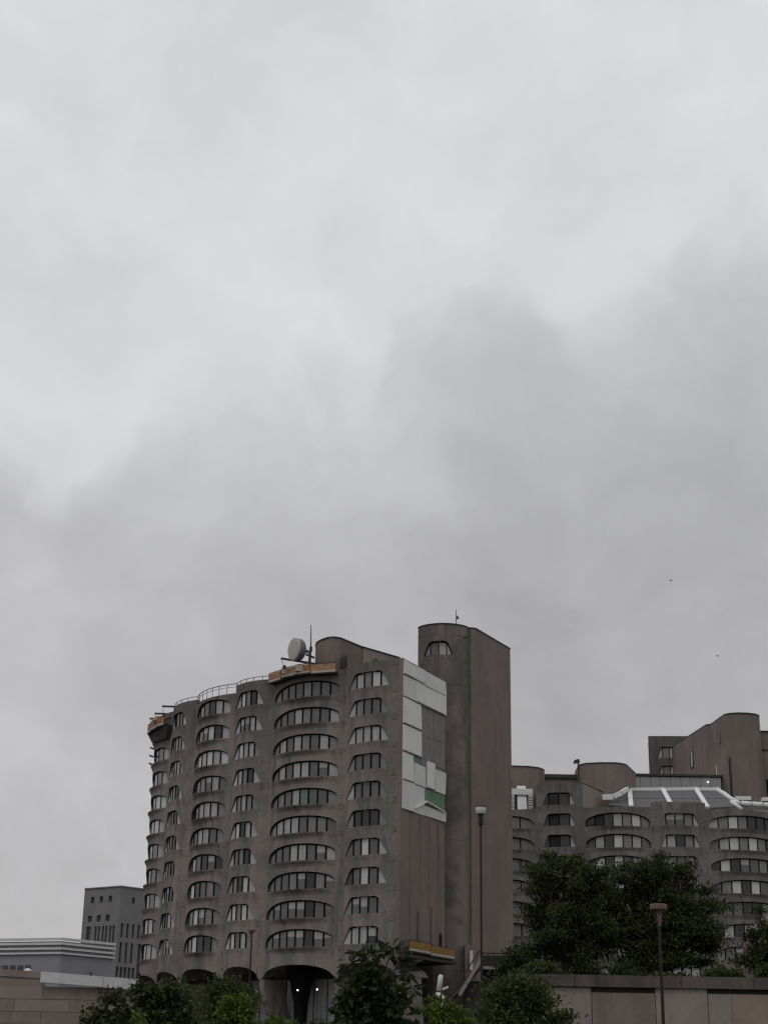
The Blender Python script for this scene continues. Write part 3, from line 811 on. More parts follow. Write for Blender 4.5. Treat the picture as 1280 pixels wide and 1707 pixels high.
# raised bay flank wall
part('flank_wall', M['pinkish'], blk, lambda m: m.prism([(26.76, 204.9), (30.75, 212.2), (30.4, 212.4), (26.4, 205.1)], 33.95, 37.6))
part('raised_bay_roof', M['roof'], blk, lambda m: m.prism([(20.9, 206.6), (26.5, 205.3), (30.3, 212.3), (21.5, 214)], 36.9, 37.3))
part('flank_coping', M['soot'], blk, lambda m: m.prism([(26.72, 204.8), (30.85, 212.2), (30.4, 212.5), (26.3, 205.0)], 37.603, 37.7))
# penthouses
P1 = [(15.5, 212.2), (18.0, 211.4), (20.2, 211.5), (21.9, 212.4), (22.8, 214.0), (22.9, 217), (15, 218)]
part('rounded_penthouse', M['brown'], blk, lambda m: m.prism(P1, 33.9, 40.9)); part('penthouse_coping', M['soot'], blk, lambda m: m.prism([(x, y - .1) for x, y in P1], 40.903, 41.02))
P2 = [(27.45, 213.4), (28.2, 212.2), (30.2, 211.4), (32.3, 211.3), (33.5, 212.0), (34.1, 213.0), (36.2, 219), (27.6, 219)]
part('rounded_penthouse', M['brown'], blk, lambda m: m.prism(P2, 33.9, 41.55)); part('penthouse_coping', M['soot'], blk, lambda m: m.prism([(x, y - .1) for x, y in P2], 41.553, 41.68))
part('penthouse_link', M['pinkish'], blk, lambda m: m.prism([(22.7, 216), (28, 216), (28, 218), (22.7, 218)], 33.9, 40.15)); part('link_roof', M['soot'], blk, lambda m: m.prism([(22.7, 215.6), (28, 215.6), (28, 218), (22.7, 218)], 40.153, 40.7))
cm = thing('roof_camera', 'dark camera box on a post at the rounded penthouse corner', 'camera', (27.3, 213.2, 38.9))
part('post', M['soot'], cm, lambda m: m.tube([(27.35, 213.1, 38.9), (27.35, 213.1, 42.0)], .1, 6))
part('housing', M['soot'], cm, lambda m: (m.hexa([(26.7, 212.6, 41.7), (27.6, 212.9, 41.9), (27.6, 213.4, 41.9), (26.7, 213.2, 41.7)], [(26.8, 212.6, 42.15), (27.5, 212.9, 42.4), (27.5, 213.4, 42.4), (26.8, 213.2, 42.15)]),))
# atrium glass
sk = thing('atrium_skylight', 'sloping glazed atrium roof with broad white ribs at right', 'skylight', (40, 214, 34))
tops = [(31.4, 214.6, 38.55), (34.7, 215, 38.5), (39.25, 215, 38.58), (43.85, 215, 38.7), (47.2, 215, 38.7)]
bots = [(30.6, 207.6, 35.2), (33.5, 207.2, 34.9), (38.9, 206.9, 34.9), (43.6, 206.9, 34.9), (47.6, 208.2, 35.4)]
for i in range(4):
    for j in range(2):
        a0, a1 = Vector(tops[i]).lerp(Vector(bots[i]), j / 2), Vector(tops[i]).lerp(Vector(bots[i]), (j + 1) / 2 - .02)
        b0, b1 = Vector(tops[i + 1]).lerp(Vector(bots[i + 1]), j / 2), Vector(tops[i + 1]).lerp(Vector(bots[i + 1]), (j + 1) / 2 - .02)
        dn = Vector((0, .05, -.1)); part('glazing_pane', M['skyglass'], sk, lambda m: m.hexa([a0 + dn, b0 + dn, b1 + dn, a1 + dn], [a0, b0, b1, a1]))
for i in range(1, 4): part('rib', M['skywhite'], sk, lambda m: m.bar(Vector(tops[i]) + Vector((0, .5, .35)), Vector(bots[i]) + Vector((0, 0, .12)), .6, .3))
part('ridge_beam', M['skywhite'], sk, lambda m: [m.bar(Vector(tops[i]) + Vector((0, .2, .05)), Vector(tops[i + 1]) + Vector((0, .2, .15)), .5, .6) for i in range(4)])
part('bent_rib', M['skywhite'], sk, lambda m: (m.bar((29.9, 208.6, 36.4), (31.3, 208.7, 36.5), .5, .75), m.bar((31.32, 208.72, 36.55), (32.5, 209.2, 37.1), .5, .62), m.bar((32.52, 209.25, 37.15), (33.6, 210.2, 37.9), .5, .5)))
part('curved_rib', M['skywhite'], sk, lambda m: m.tube([(46.8, 214.9, 38.7), (47.3, 213.4, 38.0), (47.7, 211.8, 37.1), (48.3, 210.3, 36.4)], [.3, .34, .34, .34], 10), True)
for k in range(4): part('curved_rib', M['skywhite'], sk, lambda m: m.tube([(47.2 + k * 1.5, 209.4, 36.15 - .09 * k), (48.5 + k * 1.5, 209.4, 36.05 - .09 * k)], .36, 8), True)
part('curved_rib', M['skywhite'], sk, lambda m: m.tube([(47.3, 209.4, 36.2), (47.9, 208.6, 35.6), (48.4, 208.2, 35.1)], .25, 8), True)
part('roof_hatch', M['skywhite'], sk, lambda m: m.box(48.6, 50.6, 211.6, 213, 36.9, 37.4))
part('roof_hatch', M['skywhite'], sk, lambda m: m.box(52.2, 54.2, 211.6, 213, 36.8, 37.3))
part('sill', M['trim'], sk, lambda m: m.box(31, 53, 207.5, 208.2, 34.2, 34.85))
for i in range(9):
    for j in range(2):
        x0 = 35.9 + i * 1.44; z0 = 37.3 + j * 2.2
        part('glass_block_panel', M['gblock'], sk, lambda m: m.box(x0, x0 + 1.38, 221.6, 221.9, z0, z0 + 2.14))
part('block_wall_frame', M['soot'], sk, lambda m: (m.box(35.6, 49.2, 221.95, 222.3, 34, 42.0), m.box(35.6, 49.2, 221.4, 222.3, 41.75, 42.05)))
part('lamp', M['bulb'], sk, lambda m: m.lathe([(.02, -.09), (.09, 0), (.02, .09)], (46.9, 221.3, 41.0), 8))
# white louvred skylight at the left bay
s2 = thing('louvred_skylight', 'upright white ribbed skylight beside the tall stair tower', 'skylight', (19, 209, 34))
part('rib', M['skywhite'], s2, lambda m: m.hexa([(18.5, 208.2, 34.3), (19.8, 208.2, 34.3), (19.8, 208.8, 34.3), (18.5, 208.8, 34.3)], [(18.55, 209.3, 37.9), (19.7, 209.3, 37.9), (19.7, 209.8, 37.9), (18.55, 209.8, 37.9)]))
part('cross_beam', M['skywhite'], s2, lambda m: m.box(16.8, 20.6, 208.6, 209.2, 36.6, 37.4))
for k in range(6):
    for (xa, xb) in ((16.6, 18.1), (19.95, 20.6)):
        part('louvre', M['white2'], s2, lambda m: m.hexa([(xa, 208.4, 34.5 + k * .34), (xb, 208.4, 34.5 + k * .34), (xb, 208.7, 34.6 + k * .34), (xa, 208.7, 34.6 + k * .34)], [(xa, 208.4, 34.72 + k * .34), (xb, 208.4, 34.72 + k * .34), (xb, 208.7, 34.82 + k * .34), (xa, 208.7, 34.82 + k * .34)]))
part('backing', M['soot'], s2, lambda m: m.box(16.6, 20.6, 208.9, 209.1, 34.0, 36.6))

# ------------------------------------------------------------------ far tower, upper right
ft = thing('far_brown_tower', 'brown tower with rounded corner and slit windows above the skylight', 'building', (52, 240, 0))
FT = [(52.9, 235.4), (54.2, 234.5), (56.0, 234.4), (57.6, 235.1), (58.6, 236.4), (59.2, 240), (60, 262), (52, 266), (50.2, 259.5), (51.7, 243.3), (52.3, 242.6)]
FT = [(52.95, 235.6), (53.6, 234.8), (54.8, 234.3), (56.4, 234.4), (57.7, 235.0), (58.5, 236.0), (58.9, 238), (62, 262), (50, 268), (49.8, 259.5), (51.7, 243.4), (52.35, 242.9)]
part('wall', M['brown'], ft, lambda m: m.prism(FT, 0, 53.9)); part('coping', M['soot'], ft, lambda m: m.prism([(x, y - .12) for x, y in FT], 53.903, 54.06))
def slit(parent, x, y, z0, z1, w, ang, pane='dark'):
    c, s_ = math.cos(ang), math.sin(ang)
    def q(a, b, z): return (x + a * c - b * s_, y + a * s_ + b * c, z)
    fr = part('slit_window', M['frame'], parent, lambda m: m.hexa([q(-w, -.06, z0), q(w, -.06, z0), q(w, .3, z0), q(-w, .3, z0)], [q(-w, -.06, z1), q(w, -.06, z1), q(w, .3, z1), q(-w, .3, z1)]))
    part('pane', G[pane], fr, lambda m: m.hexa([q(-w * .2, -.1, z0 + .1), q(w * .85, -.1, z0 + .1), q(w * .85, -.05, z0 + .1), q(-w * .2, -.05, z0 + .1)], [q(-w * .2, -.1, z1 - .1), q(w * .85, -.1, z1 - .1), q(w * .85, -.05, z1 - .1), q(-w * .2, -.05, z1 - .1)]))
slit(ft, 52.75, 238.2, 49.9, 52.1, .22, R(-84)); slit(ft, 53.3, 235.1, 41.2, 47.2, .16, R(-50)); slit(ft, 52.55, 241.2, 45.2, 47.3, .55, R(-84), 'blind'); slit(ft, 50.75, 251.0, 48.5, 51.2, .7, R(-83), 'blind')
part('side_block', M['brown'], ft, lambda m: m.prism([(58.9, 238), (66, 238), (66, 262), (61, 262)], 0, 51.9)); part('side_block_coping', M['soot'], ft, lambda m: m.prism([(58.95, 237.8), (66, 237.8), (66, 262), (61, 262)], 51.903, 52.05))
part('side_band', M['soot'], ft, lambda m: m.box(58.95, 66, 237.85, 238.1, 49.0, 49.15)); slit(ft, 60.2, 238.0, 42, 44.5, .8, 0)
part('terrace_slab', M['trim'], ft, lambda m: m.box(47.2, 52.2, 237.5, 243, 44.6, 44.85))
part('terrace_block', M['soot'], ft, lambda m: m.box(47.4, 52.3, 238, 244, 30, 44.58))
fb = thing('far_dark_block', 'dark grey block with trapezoid windows behind the brown far tower', 'building', (48, 266, 0))
FBY = Bay((46.0, 263.5), (57, 263.0), .25, .6); wall = MB()
for r, (zt, a, b) in enumerate(((54.3, 1.3, 5.6), (51.1, 1.3, 5.6), (47.9, 1.3, 5.6), (44.7, 1.3, 5.6))):
    poly = trap_poly(a, b, zt - 1.9, 1.9, .7); dep = lambda u: .3
    cell(wall, FBY, 0, FBY.W, zt - 2.6, zt + .6, poly, dep); window(fb, FBY, poly, [a, a + 1.0, a + 2.2, a + 3.4, b], dep, ['side', 'grey', 'bright', 'side'], .14)
strip(wall, FBY, 54.9, 56.2); strip(wall, FBY, 0, 42.1); wall.build('front_wall', M['conc_r'], fb)
part('body', M['soot'], fb, lambda m: m.prism([(46.05, 264.2), (57, 264.2), (57, 276), (50, 276)], 0, 55.3)); part('roof_stub', M['soot'], fb, lambda m: m.box(50.6, 51.1, 266, 266.5, 55.3, 56.3))

# ------------------------------------------------------------------ buildings at the left
def holed_wall(m, P, u0, u1, z0, z1, holes, dep):
    us = sorted({u0, u1} | {h[0] for h in holes} | {h[1] for h in holes}); zs = sorted({z0, z1} | {h[2] for h in holes} | {h[3] for h in holes})
    for a, b in zip(us, us[1:]):
        for c, d in zip(zs, zs[1:]):
            um, zm = (a + b) / 2, (c + d) / 2
            if any(h[0] < um < h[1] and h[2] < zm < h[3] for h in holes): continue
            m.add([P(a, c, 0), P(b, c, 0), P(b, d, 0), P(a, d, 0)], [(0, 1, 2, 3)])
    for (a, b, c, d) in holes:
        m.add([P(a, c, 0), P(b, c, 0), P(b, d, 0), P(a, d, 0), P(a, c, -dep), P(b, c, -dep), P(b, d, -dep), P(a, d, -dep)], [(0, 1, 5, 4), (1, 2, 6, 5), (2, 3, 7, 6), (3, 0, 4, 7)])

far = thing('far_grey_office', 'distant grey stone office block with square and slit windows, far left', 'building', (-70, 425, 0))
C0, C1, C2 = Vector((-77.7, 422, 0)), Vector((-66.9, 414, 0)), Vector((-55, 428, 0))
def facade(parent, A, B, z1, holes, mat, dep=.5):
    t = (B - A).normalized(); n = Vector((t.y, -t.x, 0)); n = n if n.dot(-A) > 0 else -n
    P = lambda u, z, o: tuple(A + t * u + n * o + Vector((0, 0, z))); L = (B - A).length
    part('wall', mat, parent, lambda m: holed_wall(m, P, 0, L, 0, z1, holes, dep))
    for (a, b, c, d) in holes:
        part('window', M['farglass'], parent, lambda m: m.hexa([P(a, c, -dep), P(b, c, -dep), P(b, c, -dep - .1), P(a, c, -dep - .1)], [P(a, d, -dep), P(b, d, -dep), P(b, d, -dep - .1), P(a, d, -dep - .1)]))
L1 = (C1 - C0).length; L2 = (C2 - C1).length
hl = [(2.6 + k * 3.3, 3.9 + k * 3.3, 41.6, 43.2) for k in range(3)] + [(2.0 + k * 3.3, 3.6 + k * 3.3, 36.8, 38.4) for k in range(3)]
hl += [(1.7 + k * 3.3, 3.5 + k * 3.3, 31.6, 35.6) for k in range(1)] + [(u, u + .75, 30.4, 35.6) for u in (4.9, 6.1, 7.6, 8.8, 10.3, 11.5)] + [(1.7 + k * 1.35, 2.4 + k * 1.35, 24.0, 29.4) for k in range(8)]
facade(far, C0, C1, 45.4, hl, M['fargrey'])
hr = [(4.0, 5.2, 41.4, 42.9)] + [(1.0 + k * 1.9, 1.8 + k * 1.9, 32.6, 36.2) for k in range(6)] + [(1.0 + k * 1.9, 1.8 + k * 1.9, 26.4, 31.4) for k in range(3)] + [(7.2 + k * 1.9, 8.3 + k * 1.9, 17, 31.4) for k in range(3)]
hr += [(.3 + k * 1.35, 1.2 + k * 1.35, 22.8, 25.3) for k in range(5)] + [(.3 + k * 1.35, 1.2 + k * 1.35, 20.0, 21.6) for k in range(5)]
facade(far, C1, C2, 45.4, hr, M['fargrey'])
part('body', M['fargrey'], far, lambda m: m.prism([(-76.6, 422.4), (-66.9, 415.5), (-56, 429), (-66, 440)], 0, 45.3))
part('coping', M['midgrey'], far, lambda m: (m.bar((-77.7, 421.9, 45.5), (-66.9, 413.9, 45.5), .4, .25), m.bar((-66.9, 413.9, 45.5), (-55, 427.9, 45.5), .4, .25)))

mid = thing('banded_grey_building', 'low grey building with pale horizontal cornice bands at far left', 'building', (-60, 300, 0))
D0, D1, D2 = (-72, 303), (-58.3, 297.5), (-50.4, 309)
part('body', M['midgrey'], mid, lambda m: m.prism([D0, D1, D2, (-58, 325), (-78, 320)], 0, 23.0))
def band(m, z0, z1, o, k0=0.0, k1=1.0):
    a, b, c = Vector((*D0, 0)), Vector((*D1, 0)), Vector((*D2, 0))
    n1 = Vector((-.37, -.93, 0)) * o; n2 = Vector((.77, -.64, 0)) * o
    a, c2 = a, b.lerp(c, k1)
    P = [a + n1, b + (n1 + n2) * .7, c2 + n2, c2, b, a]
    m.prism([(p.x, p.y) for p in P], z0, z1)
for (z0, z1, o) in ((23.15, 23.6, .5), (22.35, 22.75, .48), (21.5, 21.85, .45), (20.7, 21.0, .4)):
    part('cornice_band', M['palegrey'], mid, lambda m: band(m, z0, z1, o))
for k in range(5): part('window', M['farglass'], mid, lambda m: m.bar((-71.4 + k * 1.55, 302.7 - k * .62, 18.1), (-70.3 + k * 1.55, 302.25 - k * .62, 18.1), .12, 1.3))
part('slot_window', M['farglass'], mid, lambda m: m.bar((-53.6, 303.0, 17.2), (-53.3, 303.4, 17.2), .2, 1.4))
part('roof_globe', M['palegrey'], mid, lambda m: m.lathe([(.05, -.8), (.55, -.6), (.8, 0), (.55, .6), (.05, .8)], (-62.5, 290, 16.9), 12), True)

pod = thing('tan_concrete_podium', 'low tan concrete podium wall with horizontal joints, bottom left', 'wall', (-40, 206, 0))
part('body', M['soot'], pod, lambda m: m.box(-70, -27.9, 205.6, 225, 0, 10.3))
zrow = [(.0, 4.5), (4.55, 6.2), (6.25, 7.7), (7.75, 9.2), (9.25, 10.75)]
for j, (z0, z1) in enumerate(zrow):
    x = -70 + (j % 2) * 3.5
    while x < -28:
        x1 = min(x + 7.0, -27.9); part('wall_panel', M['tan' if (j + int(x)) % 3 else 'pinkish'], pod, lambda m: m.box(x, x1 - .05, 205.0 + rnd.uniform(0, .05), 205.55, z0, z1)); x = x1
part('upper_wall', M['tan'], pod, lambda m: (m.hexa([(-70, 206, 10.78), (-42.4, 206, 10.78), (-42.4, 208, 10.78), (-70, 208, 10.78)], [(-70, 206, 13.9), (-42.4, 206, 12.6), (-42.4, 208, 12.6), (-70, 208, 13.9)]),))
part('upper_wall_joint', M['soot'], pod, lambda m: m.bar((-70, 205.95, 12.9), (-42.5, 205.95, 11.75), .08, .06))
pb = thing('white_parapet_band', 'long white parapet band on the podium at lower left', 'parapet', (-36, 205, 10.8))
for (xa, xb, za, zb) in ((-42.3, -34.4, 12.55, 12.05), (-34.35, -27.5, 12.05, 11.65)):
    part('parapet_section', M['palegrey'], pb, lambda m: m.hexa([(xa, 204.2, za - 1.3), (xb, 204.2, zb - 1.25), (xb, 205.9, zb - 1.25), (xa, 205.9, za - 1.3)], [(xa, 204.2, za), (xb, 204.2, zb), (xb, 205.9, zb), (xa, 205.9, za)]))

# ------------------------------------------------------------------ retaining wall, stairs, walkway
rw = thing('retaining_wall', 'long retaining wall of beige, mauve and ochre panels under the right trees', 'wall', (20, 110, 0))
for (x0, x1, z1, mt) in ((9.0, 14.55, 7.02, 'pA'), (14.6, 18.85, 6.72, 'pB'), (18.9, 22.4, 7.05, 'pC'), (22.45, 24.0, 6.75, 'pC'), (24.03, 31, 6.75, 'pD'), (31.05, 40, 7.05, 'pB')):
    part('wall_panel', M[mt], rw, lambda m: m.box(x0, x1, 109.7, 110.0, 0, z1))
part('cap_beam', M['capb'], rw, lambda m: m.box(9.0, 40, 109.5, 110.9, 7.08, 7.85))
part('backing', M['soot'], rw, lambda m: m.box(9.0, 40, 110.05, 110.9, 0, 7.05))
for x in (13.4, 20.6, 25.5): part('beam_joint', M['soot'], rw, lambda m: m.box(x, x + .07, 109.46, 109.5, 7.09, 7.84))
rs = thing('round_kiosk', 'low rounded brown concrete shape rising behind shrubs at right edge', 'wall', (39, 150, 7.35))
part('wall', M['brown'], rs, lambda m: m.hexa(*[[(x + 1.3, y, z) for x, z in ((34.2, 7.3), (44, 7.3), (44, 17.2), (37.6, 16.6), (36.2, 16.0), (35.2, 15.2), (34.5, 14.2), (34.2, 13.2))] for y in (150, 156)]))

sc = thing('staircase', 'concrete stair flight climbing beside the foot of the stair tower', 'stairs', (8, 156, 0))
for k in range(24):
    x = 6.2 + k * .165; z = 7.2 + k * .175
    part('step', M['conc_r'], sc, lambda m: m.box(x, x + .2, 156.0, 158.4, z - .175, z))
part('stringer', M['pinkish'], sc, lambda m: m.bar((8.0, 155.8, 8.4), (10.2, 155.8, 11.9), .2, .34))
part('stringer', M['soot'], sc, lambda m: m.bar((6.2, 158.5, 6.9), (10.1, 158.5, 11.2), .2, .5))
part('handrail', M['soot'], sc, lambda m: m.tube([(7.0, 155.8, 8.5), (8.2, 155.8, 10.0), (10.0, 155.8, 12.6)], .07, 6))
part('support', M['soot'], sc, lambda m: m.box(8.6, 10.2, 157, 158.2, 0, 9.8))
wk = thing('walkway', 'railed concrete walkway at the base of the tall stair tower', 'walkway', (11.5, 157.5, 0))
part('deck', M['pinkish'], wk, lambda m: m.box(10.3, 14.4, 156.6, 160.5, 10.9, 11.2))
part('pier', M['soot'], wk, lambda m: m.box(10.4, 12.2, 158, 160, 0, 10.88))
for k in range(9): part('post', M['maroon'], wk, lambda m: m.box(10.35 + k * .5, 10.42 + k * .5, 156.65, 156.72, 11.2, 12.4))
part('rail', M['maroon'], wk, lambda m: (m.box(10.3, 14.4, 156.62, 156.75, 12.35, 12.45), m.box(10.3, 14.4, 156.66, 156.70, 11.3, 11.36)))
part('screen', M['soot'], wk, lambda m: m.box(10.35, 14.4, 157.0, 157.05, 11.2, 12.2))
dr = thing('lit_narrow_door', 'narrow pale arched door at the top of the stairs', 'door', (9.5, 162, 11))
part('leaf', M['white2'], dr, lambda m: m.prism([(9.38, 162.0), (9.7, 162.0), (9.7, 162.1), (9.38, 162.1)], 11.1, 13.0))
part('surround', M['tower'], dr, lambda m: m.box(8.9, 10.0, 162.15, 164.2, 0, 13.6))

wf = thing('white_tube_fixture', 'white upright tube fixture with tilted lower tube above the bright shrub', 'lamp', (4.0, 100, 0))
part('pole', M['steel'], wf, lambda m: m.tube([(4.1, 100.3, 0), (4.1, 100.3, 7.1)], .08, 8))
part('upper_tube', M['white2'], wf, lambda m: m.tube([(3.86, 100, 6.2), (3.98, 100, 7.0), (4.02, 100, 7.15)], [.15, .16, .12], 12), True)
part('lower_tube', M['white2'], wf, lambda m: m.tube([(3.72, 100, 5.98), (3.85, 99.9, 5.98), (4.28, 99.8, 5.66)], [.13, .15, .12], 12), True)
part('bracket', M['white2'], wf, lambda m: (m.bar((4.1, 100.1, 6.3), (4.45, 100, 6.45), .12), m.bar((3.95, 100.1, 5.3), (4.35, 100, 5.35), .12), m.bar((4.1, 100.2, 5.2), (4.0, 100, 5.8), .1)))

# lit lamps in the arcade
for (x, y, z, lb_) in ((-7.65, 158.6, 8.75, 'left of the two bright lamps under the wide arch'), (-5.75, 158.6, 8.85, 'right of the two bright lamps under the wide arch'), (-11.75, 159.3, 8.6, 'small bright lamp under the arch left of the wide one')):
    t = thing('arcade_lamp', lb_, 'lamp', (x, y, z), 'lit lamps in the arcade')
    part('bulb', M['bulb'], t, lambda m: m.lathe([(.02, -.075), (.06, -.04), (.075, 0), (.06, .04), (.02, .075)], (x, y, z), 10))
    part('stem', M['soot'], t, lambda m: m.tube([(x, y, z + .1), (x, y, 11.0)], .03, 5))

# ------------------------------------------------------------------ street lamps
def lamp(x, y, ztop, w, label, bowl):
    t = thing('street_lamp', label, 'street lamp', (x, y, 0), 'maroon street lamps')
    s = w / .6
    if bowl:
        part('bowl', M['bowl'], t, lambda m: m.lathe([(.17 * s, -.40 * s), (.24 * s, -.34 * s), (.29 * s, -.08 * s), (.29 * s, -.03 * s)], (x, y, ztop), 18), True)
        part('cap', M['soot'], t, lambda m: m.lathe([(.31 * s, -.03 * s), (.31 * s, 0), (.22 * s, .05 * s), (.02, .07 * s)], (x, y, ztop), 18))
        part('collar', M['maroon'], t, lambda m: m.lathe([(.11 * s, -.98 * s), (.14 * s, -.9 * s), (.14 * s, -.45 * s), (.2 * s, -.39 * s)], (x, y, ztop), 12))
        zb = ztop - .9 * s
    else:
        part('cap', M['maroon2'], t, lambda m: m.lathe([(.27 * s, -.2 * s), (.3 * s, -.17 * s), (.3 * s, -.03 * s), (.27 * s, 0), (.02, .02)], (x, y, ztop), 20))
        part('neck', M['maroon2'], t, lambda m: m.lathe([(.07 * s, -.75 * s), (.10 * s, -.5 * s), (.11 * s, -.3 * s), (.16 * s, -.21 * s)], (x, y, ztop), 12))
        part('bracket', M['maroon'], t, lambda m: m.bar((x - .15 * s, y - .05, ztop - .2 * s), (x - .06 * s, y - .05, ztop - .7 * s), .05 * s))
        zb = ztop - .72 * s
    part('pole', M['maroon'], t, lambda m: m.tube([(x, y, 0), (x, y, 1.0), (x, y, zb)], [.10 * s, .07 * s, .055 * s], 10))
    part('base', M['maroon'], t, lambda m: m.lathe([(.22 * s, 0), (.22 * s, .3), (.13 * s, .5)], (x, y, 0), 12))
lamp(5.21, 80, 14.36, .58, 'tall maroon street lamp with white bowl in front of the stair tower', True)
lamp(8.82, 50, 6.62, .54, 'flat headed maroon street lamp in front of the right trees', False)
lamp(-8.97, 115, 10.95, .60, 'distant thin maroon street lamp before the tower arches', False)

# ------------------------------------------------------------------ trees
def leaves(name, mat, parent, blobs, n, size, seed, aspect=.55, shell=.55, droop=.0, fold=.25, jitter=.3):
    """many leaf faces spread through ellipsoid lobes (x,y,z,rx,ry,rz)"""
    g = np.random.default_rng(seed)
    vol = np.array([b[3] * b[4] * b[5] for b in blobs]) ** .75; vol /= vol.sum()
    idx = g.choice(len(blobs), n, p=vol); B = np.array(blobs)[idx]
    d = g.normal(size=(n, 3)); d /= np.linalg.norm(d, axis=1)[:, None]
    # sub clumps: push leaves toward clump centres for uneven density
    nc = max(6, n // 60); cd = g.normal(size=(nc, 3)); cd /= np.linalg.norm(cd, axis=1)[:, None]
    ci = g.integers(0, nc, n); k = g.random(n)[:, None] ** .5 * .75
    d = d * (1 - k) + cd[ci] * k; d /= np.maximum(.2, np.linalg.norm(d, axis=1))[:, None]
    r = shell + (1.0 - shell) * g.random(n) ** .6; r *= np.abs(1 + jitter * .4 * g.normal(size=n)) + (g.random(n) < .06) * jitter * .5 * g.random(n)
    p = B[:, :3] + d * r[:, None] * B[:, 3:]
    ax = g.normal(size=(n, 3)) * .8 + d * .7; ax[:, 2] -= droop; ax /= np.linalg.norm(ax, axis=1)[:, None]
    nm = g.normal(size=(n, 3)); nm[:, 2] += .9; sd = np.cross(ax, nm); sd /= np.maximum(1e-4, np.linalg.norm(sd, axis=1))[:, None]
    nn = np.cross(sd, ax); L = size * g.uniform(.6, 1.35, n)[:, None]; Wd = L * aspect * .5
    v = np.stack([p, p + ax * L * .5 + sd * Wd + nn * L * fold * .3, p + ax * L - nn * L * fold * .25, p + ax * L * .5 - sd * Wd + nn * L * fold * .3], 1).reshape(-1, 3)
    me = bpy.data.meshes.new(name)
    me.vertices.add(4 * n); me.vertices.foreach_set('co', v.ravel())
    fi = np.arange(n)[:, None] * 4 + np.array([0, 1, 2, 0, 2, 3]); me.loops.add(6 * n); me.loops.foreach_set('vertex_index', fi.ravel().astype(np.int32))
    me.polygons.add(2 * n); me.polygons.foreach_set('loop_start', np.arange(0, 6 * n, 3, dtype=np.int32))
    me.materials.append(mat); me.update(calc_edges=True); me.validate()
    return link(name, me, parent)


def tree(name, label, base, blobs, mat, n, size, seed, trunk_r, group, cat='tree', limb=True, **kw):
    t = thing(name, label, cat, base, group); g = random.Random(seed); b = Vector(base)
    zlow = min(q[2] - q[5] * .3 for q in blobs); cxm = sum(q[0] for q in blobs) / len(blobs); cym = sum(q[1] for q in blobs) / len(blobs)
    tm = MB(); fork = Vector((b.x * .6 + cxm * .4, b.y, max(b.z + .3, zlow)))
    tm.tube([b, b.lerp(fork, .5) + Vector((g.uniform(-.1, .1), 0, 0)), fork], [trunk_r * 1.35, trunk_r, trunk_r * .85], 9); tm.build('trunk', M['bark'], t, True)
    lm = MB()
    for q in blobs:
        e = Vector(q[:3]) + Vector((0, 0, q[5] * .5)); mdl = fork.lerp(e, .55) + Vector((g.uniform(-.2, .2), g.uniform(-.2, .2), .1)) * trunk_r * 5
        lm.tube([fork - Vector((0, 0, .1)), mdl, e], [trunk_r * .55, trunk_r * .35, trunk_r * .08], 6)
        for k in range(4):
            a = g.uniform(0, 6.28); tip = Vector(q[:3]) + Vector((math.cos(a) * q[3] * .85, math.sin(a) * q[4] * .85, g.uniform(-.4, .8) * q[5]))
            lm.tube([mdl.lerp(e, .3 * k / 3), tip], [trunk_r * .22, trunk_r * .05], 5)
    lm.build('limbs', M['bark'], t, True)
    leaves('crown', mat, t, blobs, n, size, seed, **kw)
    return t

def lobes(cx, cy, cz, rx, ry, rz, k, seed, s=.42):
    g = random.Random(seed); out = []
    for i in range(k):
        while True:
            a, b, c = g.uniform(-1, 1), g.uniform(-1, 1), g.uniform(-1, 1)
            if .25 < a * a + b * b + c * c < 1: break
        q = g.uniform(s * .7, s * 1.2); out.append((cx + a * rx * (1 - q * .7), cy + b * ry * (1 - q * .7), cz + c * rz * (1 - q * .7), rx * q, ry * q, rz * q * .8))
    return out
tg = 'trees on the terrace'
def sprays(cx, cy, cz, rx, rz, k, seed):
    """long uneven branch ends that break the crown outline"""
    g = random.Random(seed); out = []
    for i in range(k):
        a = g.uniform(-.5, math.pi + .5); q = g.uniform(.8, 1.12); w = g.uniform(.35, .85)
        out.append((cx + math.cos(a) * rx * q, cy + g.uniform(-1.5, 1.5), cz + math.sin(a) * rz * q, w * (1 + .9 * abs(math.cos(a))), w, w * .6))
    return out
tree('broad_tree', 'dark leafy tree on the terrace, left of the pair before the low block', (15.1, 130, 7.35), lobes(15.3, 130, 14.9, 3.7, 3.4, 3.9, 34, 3, .24) + lobes(15.0, 130, 12.2, 3.8, 3.6, 2.6, 18, 4, .26) + sprays(15.2, 130, 14.2, 3.4, 4.4, 26, 9) + lobes(15.0, 130, 11.0, 4.0, 3.0, 1.6, 12, 15, .3), M['leaf_dark'], 34000, .26, 11, .34, tg, shell=0, jitter=1.1)
tree('broad_tree', 'widest dark tree on the terrace, right of the pair before the low block', (23.3, 131, 7.35), lobes(22.6, 131, 15.0, 4.0, 3.6, 3.8, 36, 5, .24) + lobes(23.8, 131, 12.4, 4.9, 4.0, 2.9, 28, 6, .26) + sprays(23.3, 131, 13.8, 4.5, 4.6, 30, 10) + [(18.8, 131, 13.0, 1.3, 1, .8), (18.4, 131, 11.6, 1.3, 1, .8), (18.9, 131, 14.6, 1.2, 1, .8), (18.9, 131, 15.8, .9, 1, .6)] + lobes(23.4, 131, 10.9, 5.2, 3.2, 1.6, 16, 16, .3), M['leaf_dark'], 48000, .26, 12, .36, tg, shell=0, jitter=1.1)
tree('broad_tree', 'small dark tree at the right edge beside the brown rounded wall', (31.6, 130, 7.35), lobes(31.7, 130, 11.4, 2.0, 2, 2.8, 16, 8, .28) + sprays(31.7, 130, 11.4, 1.9, 3.0, 8, 14), M['leaf_dark'], 6000, .3, 13, .2, tg, shell=0, jitter=1.1)
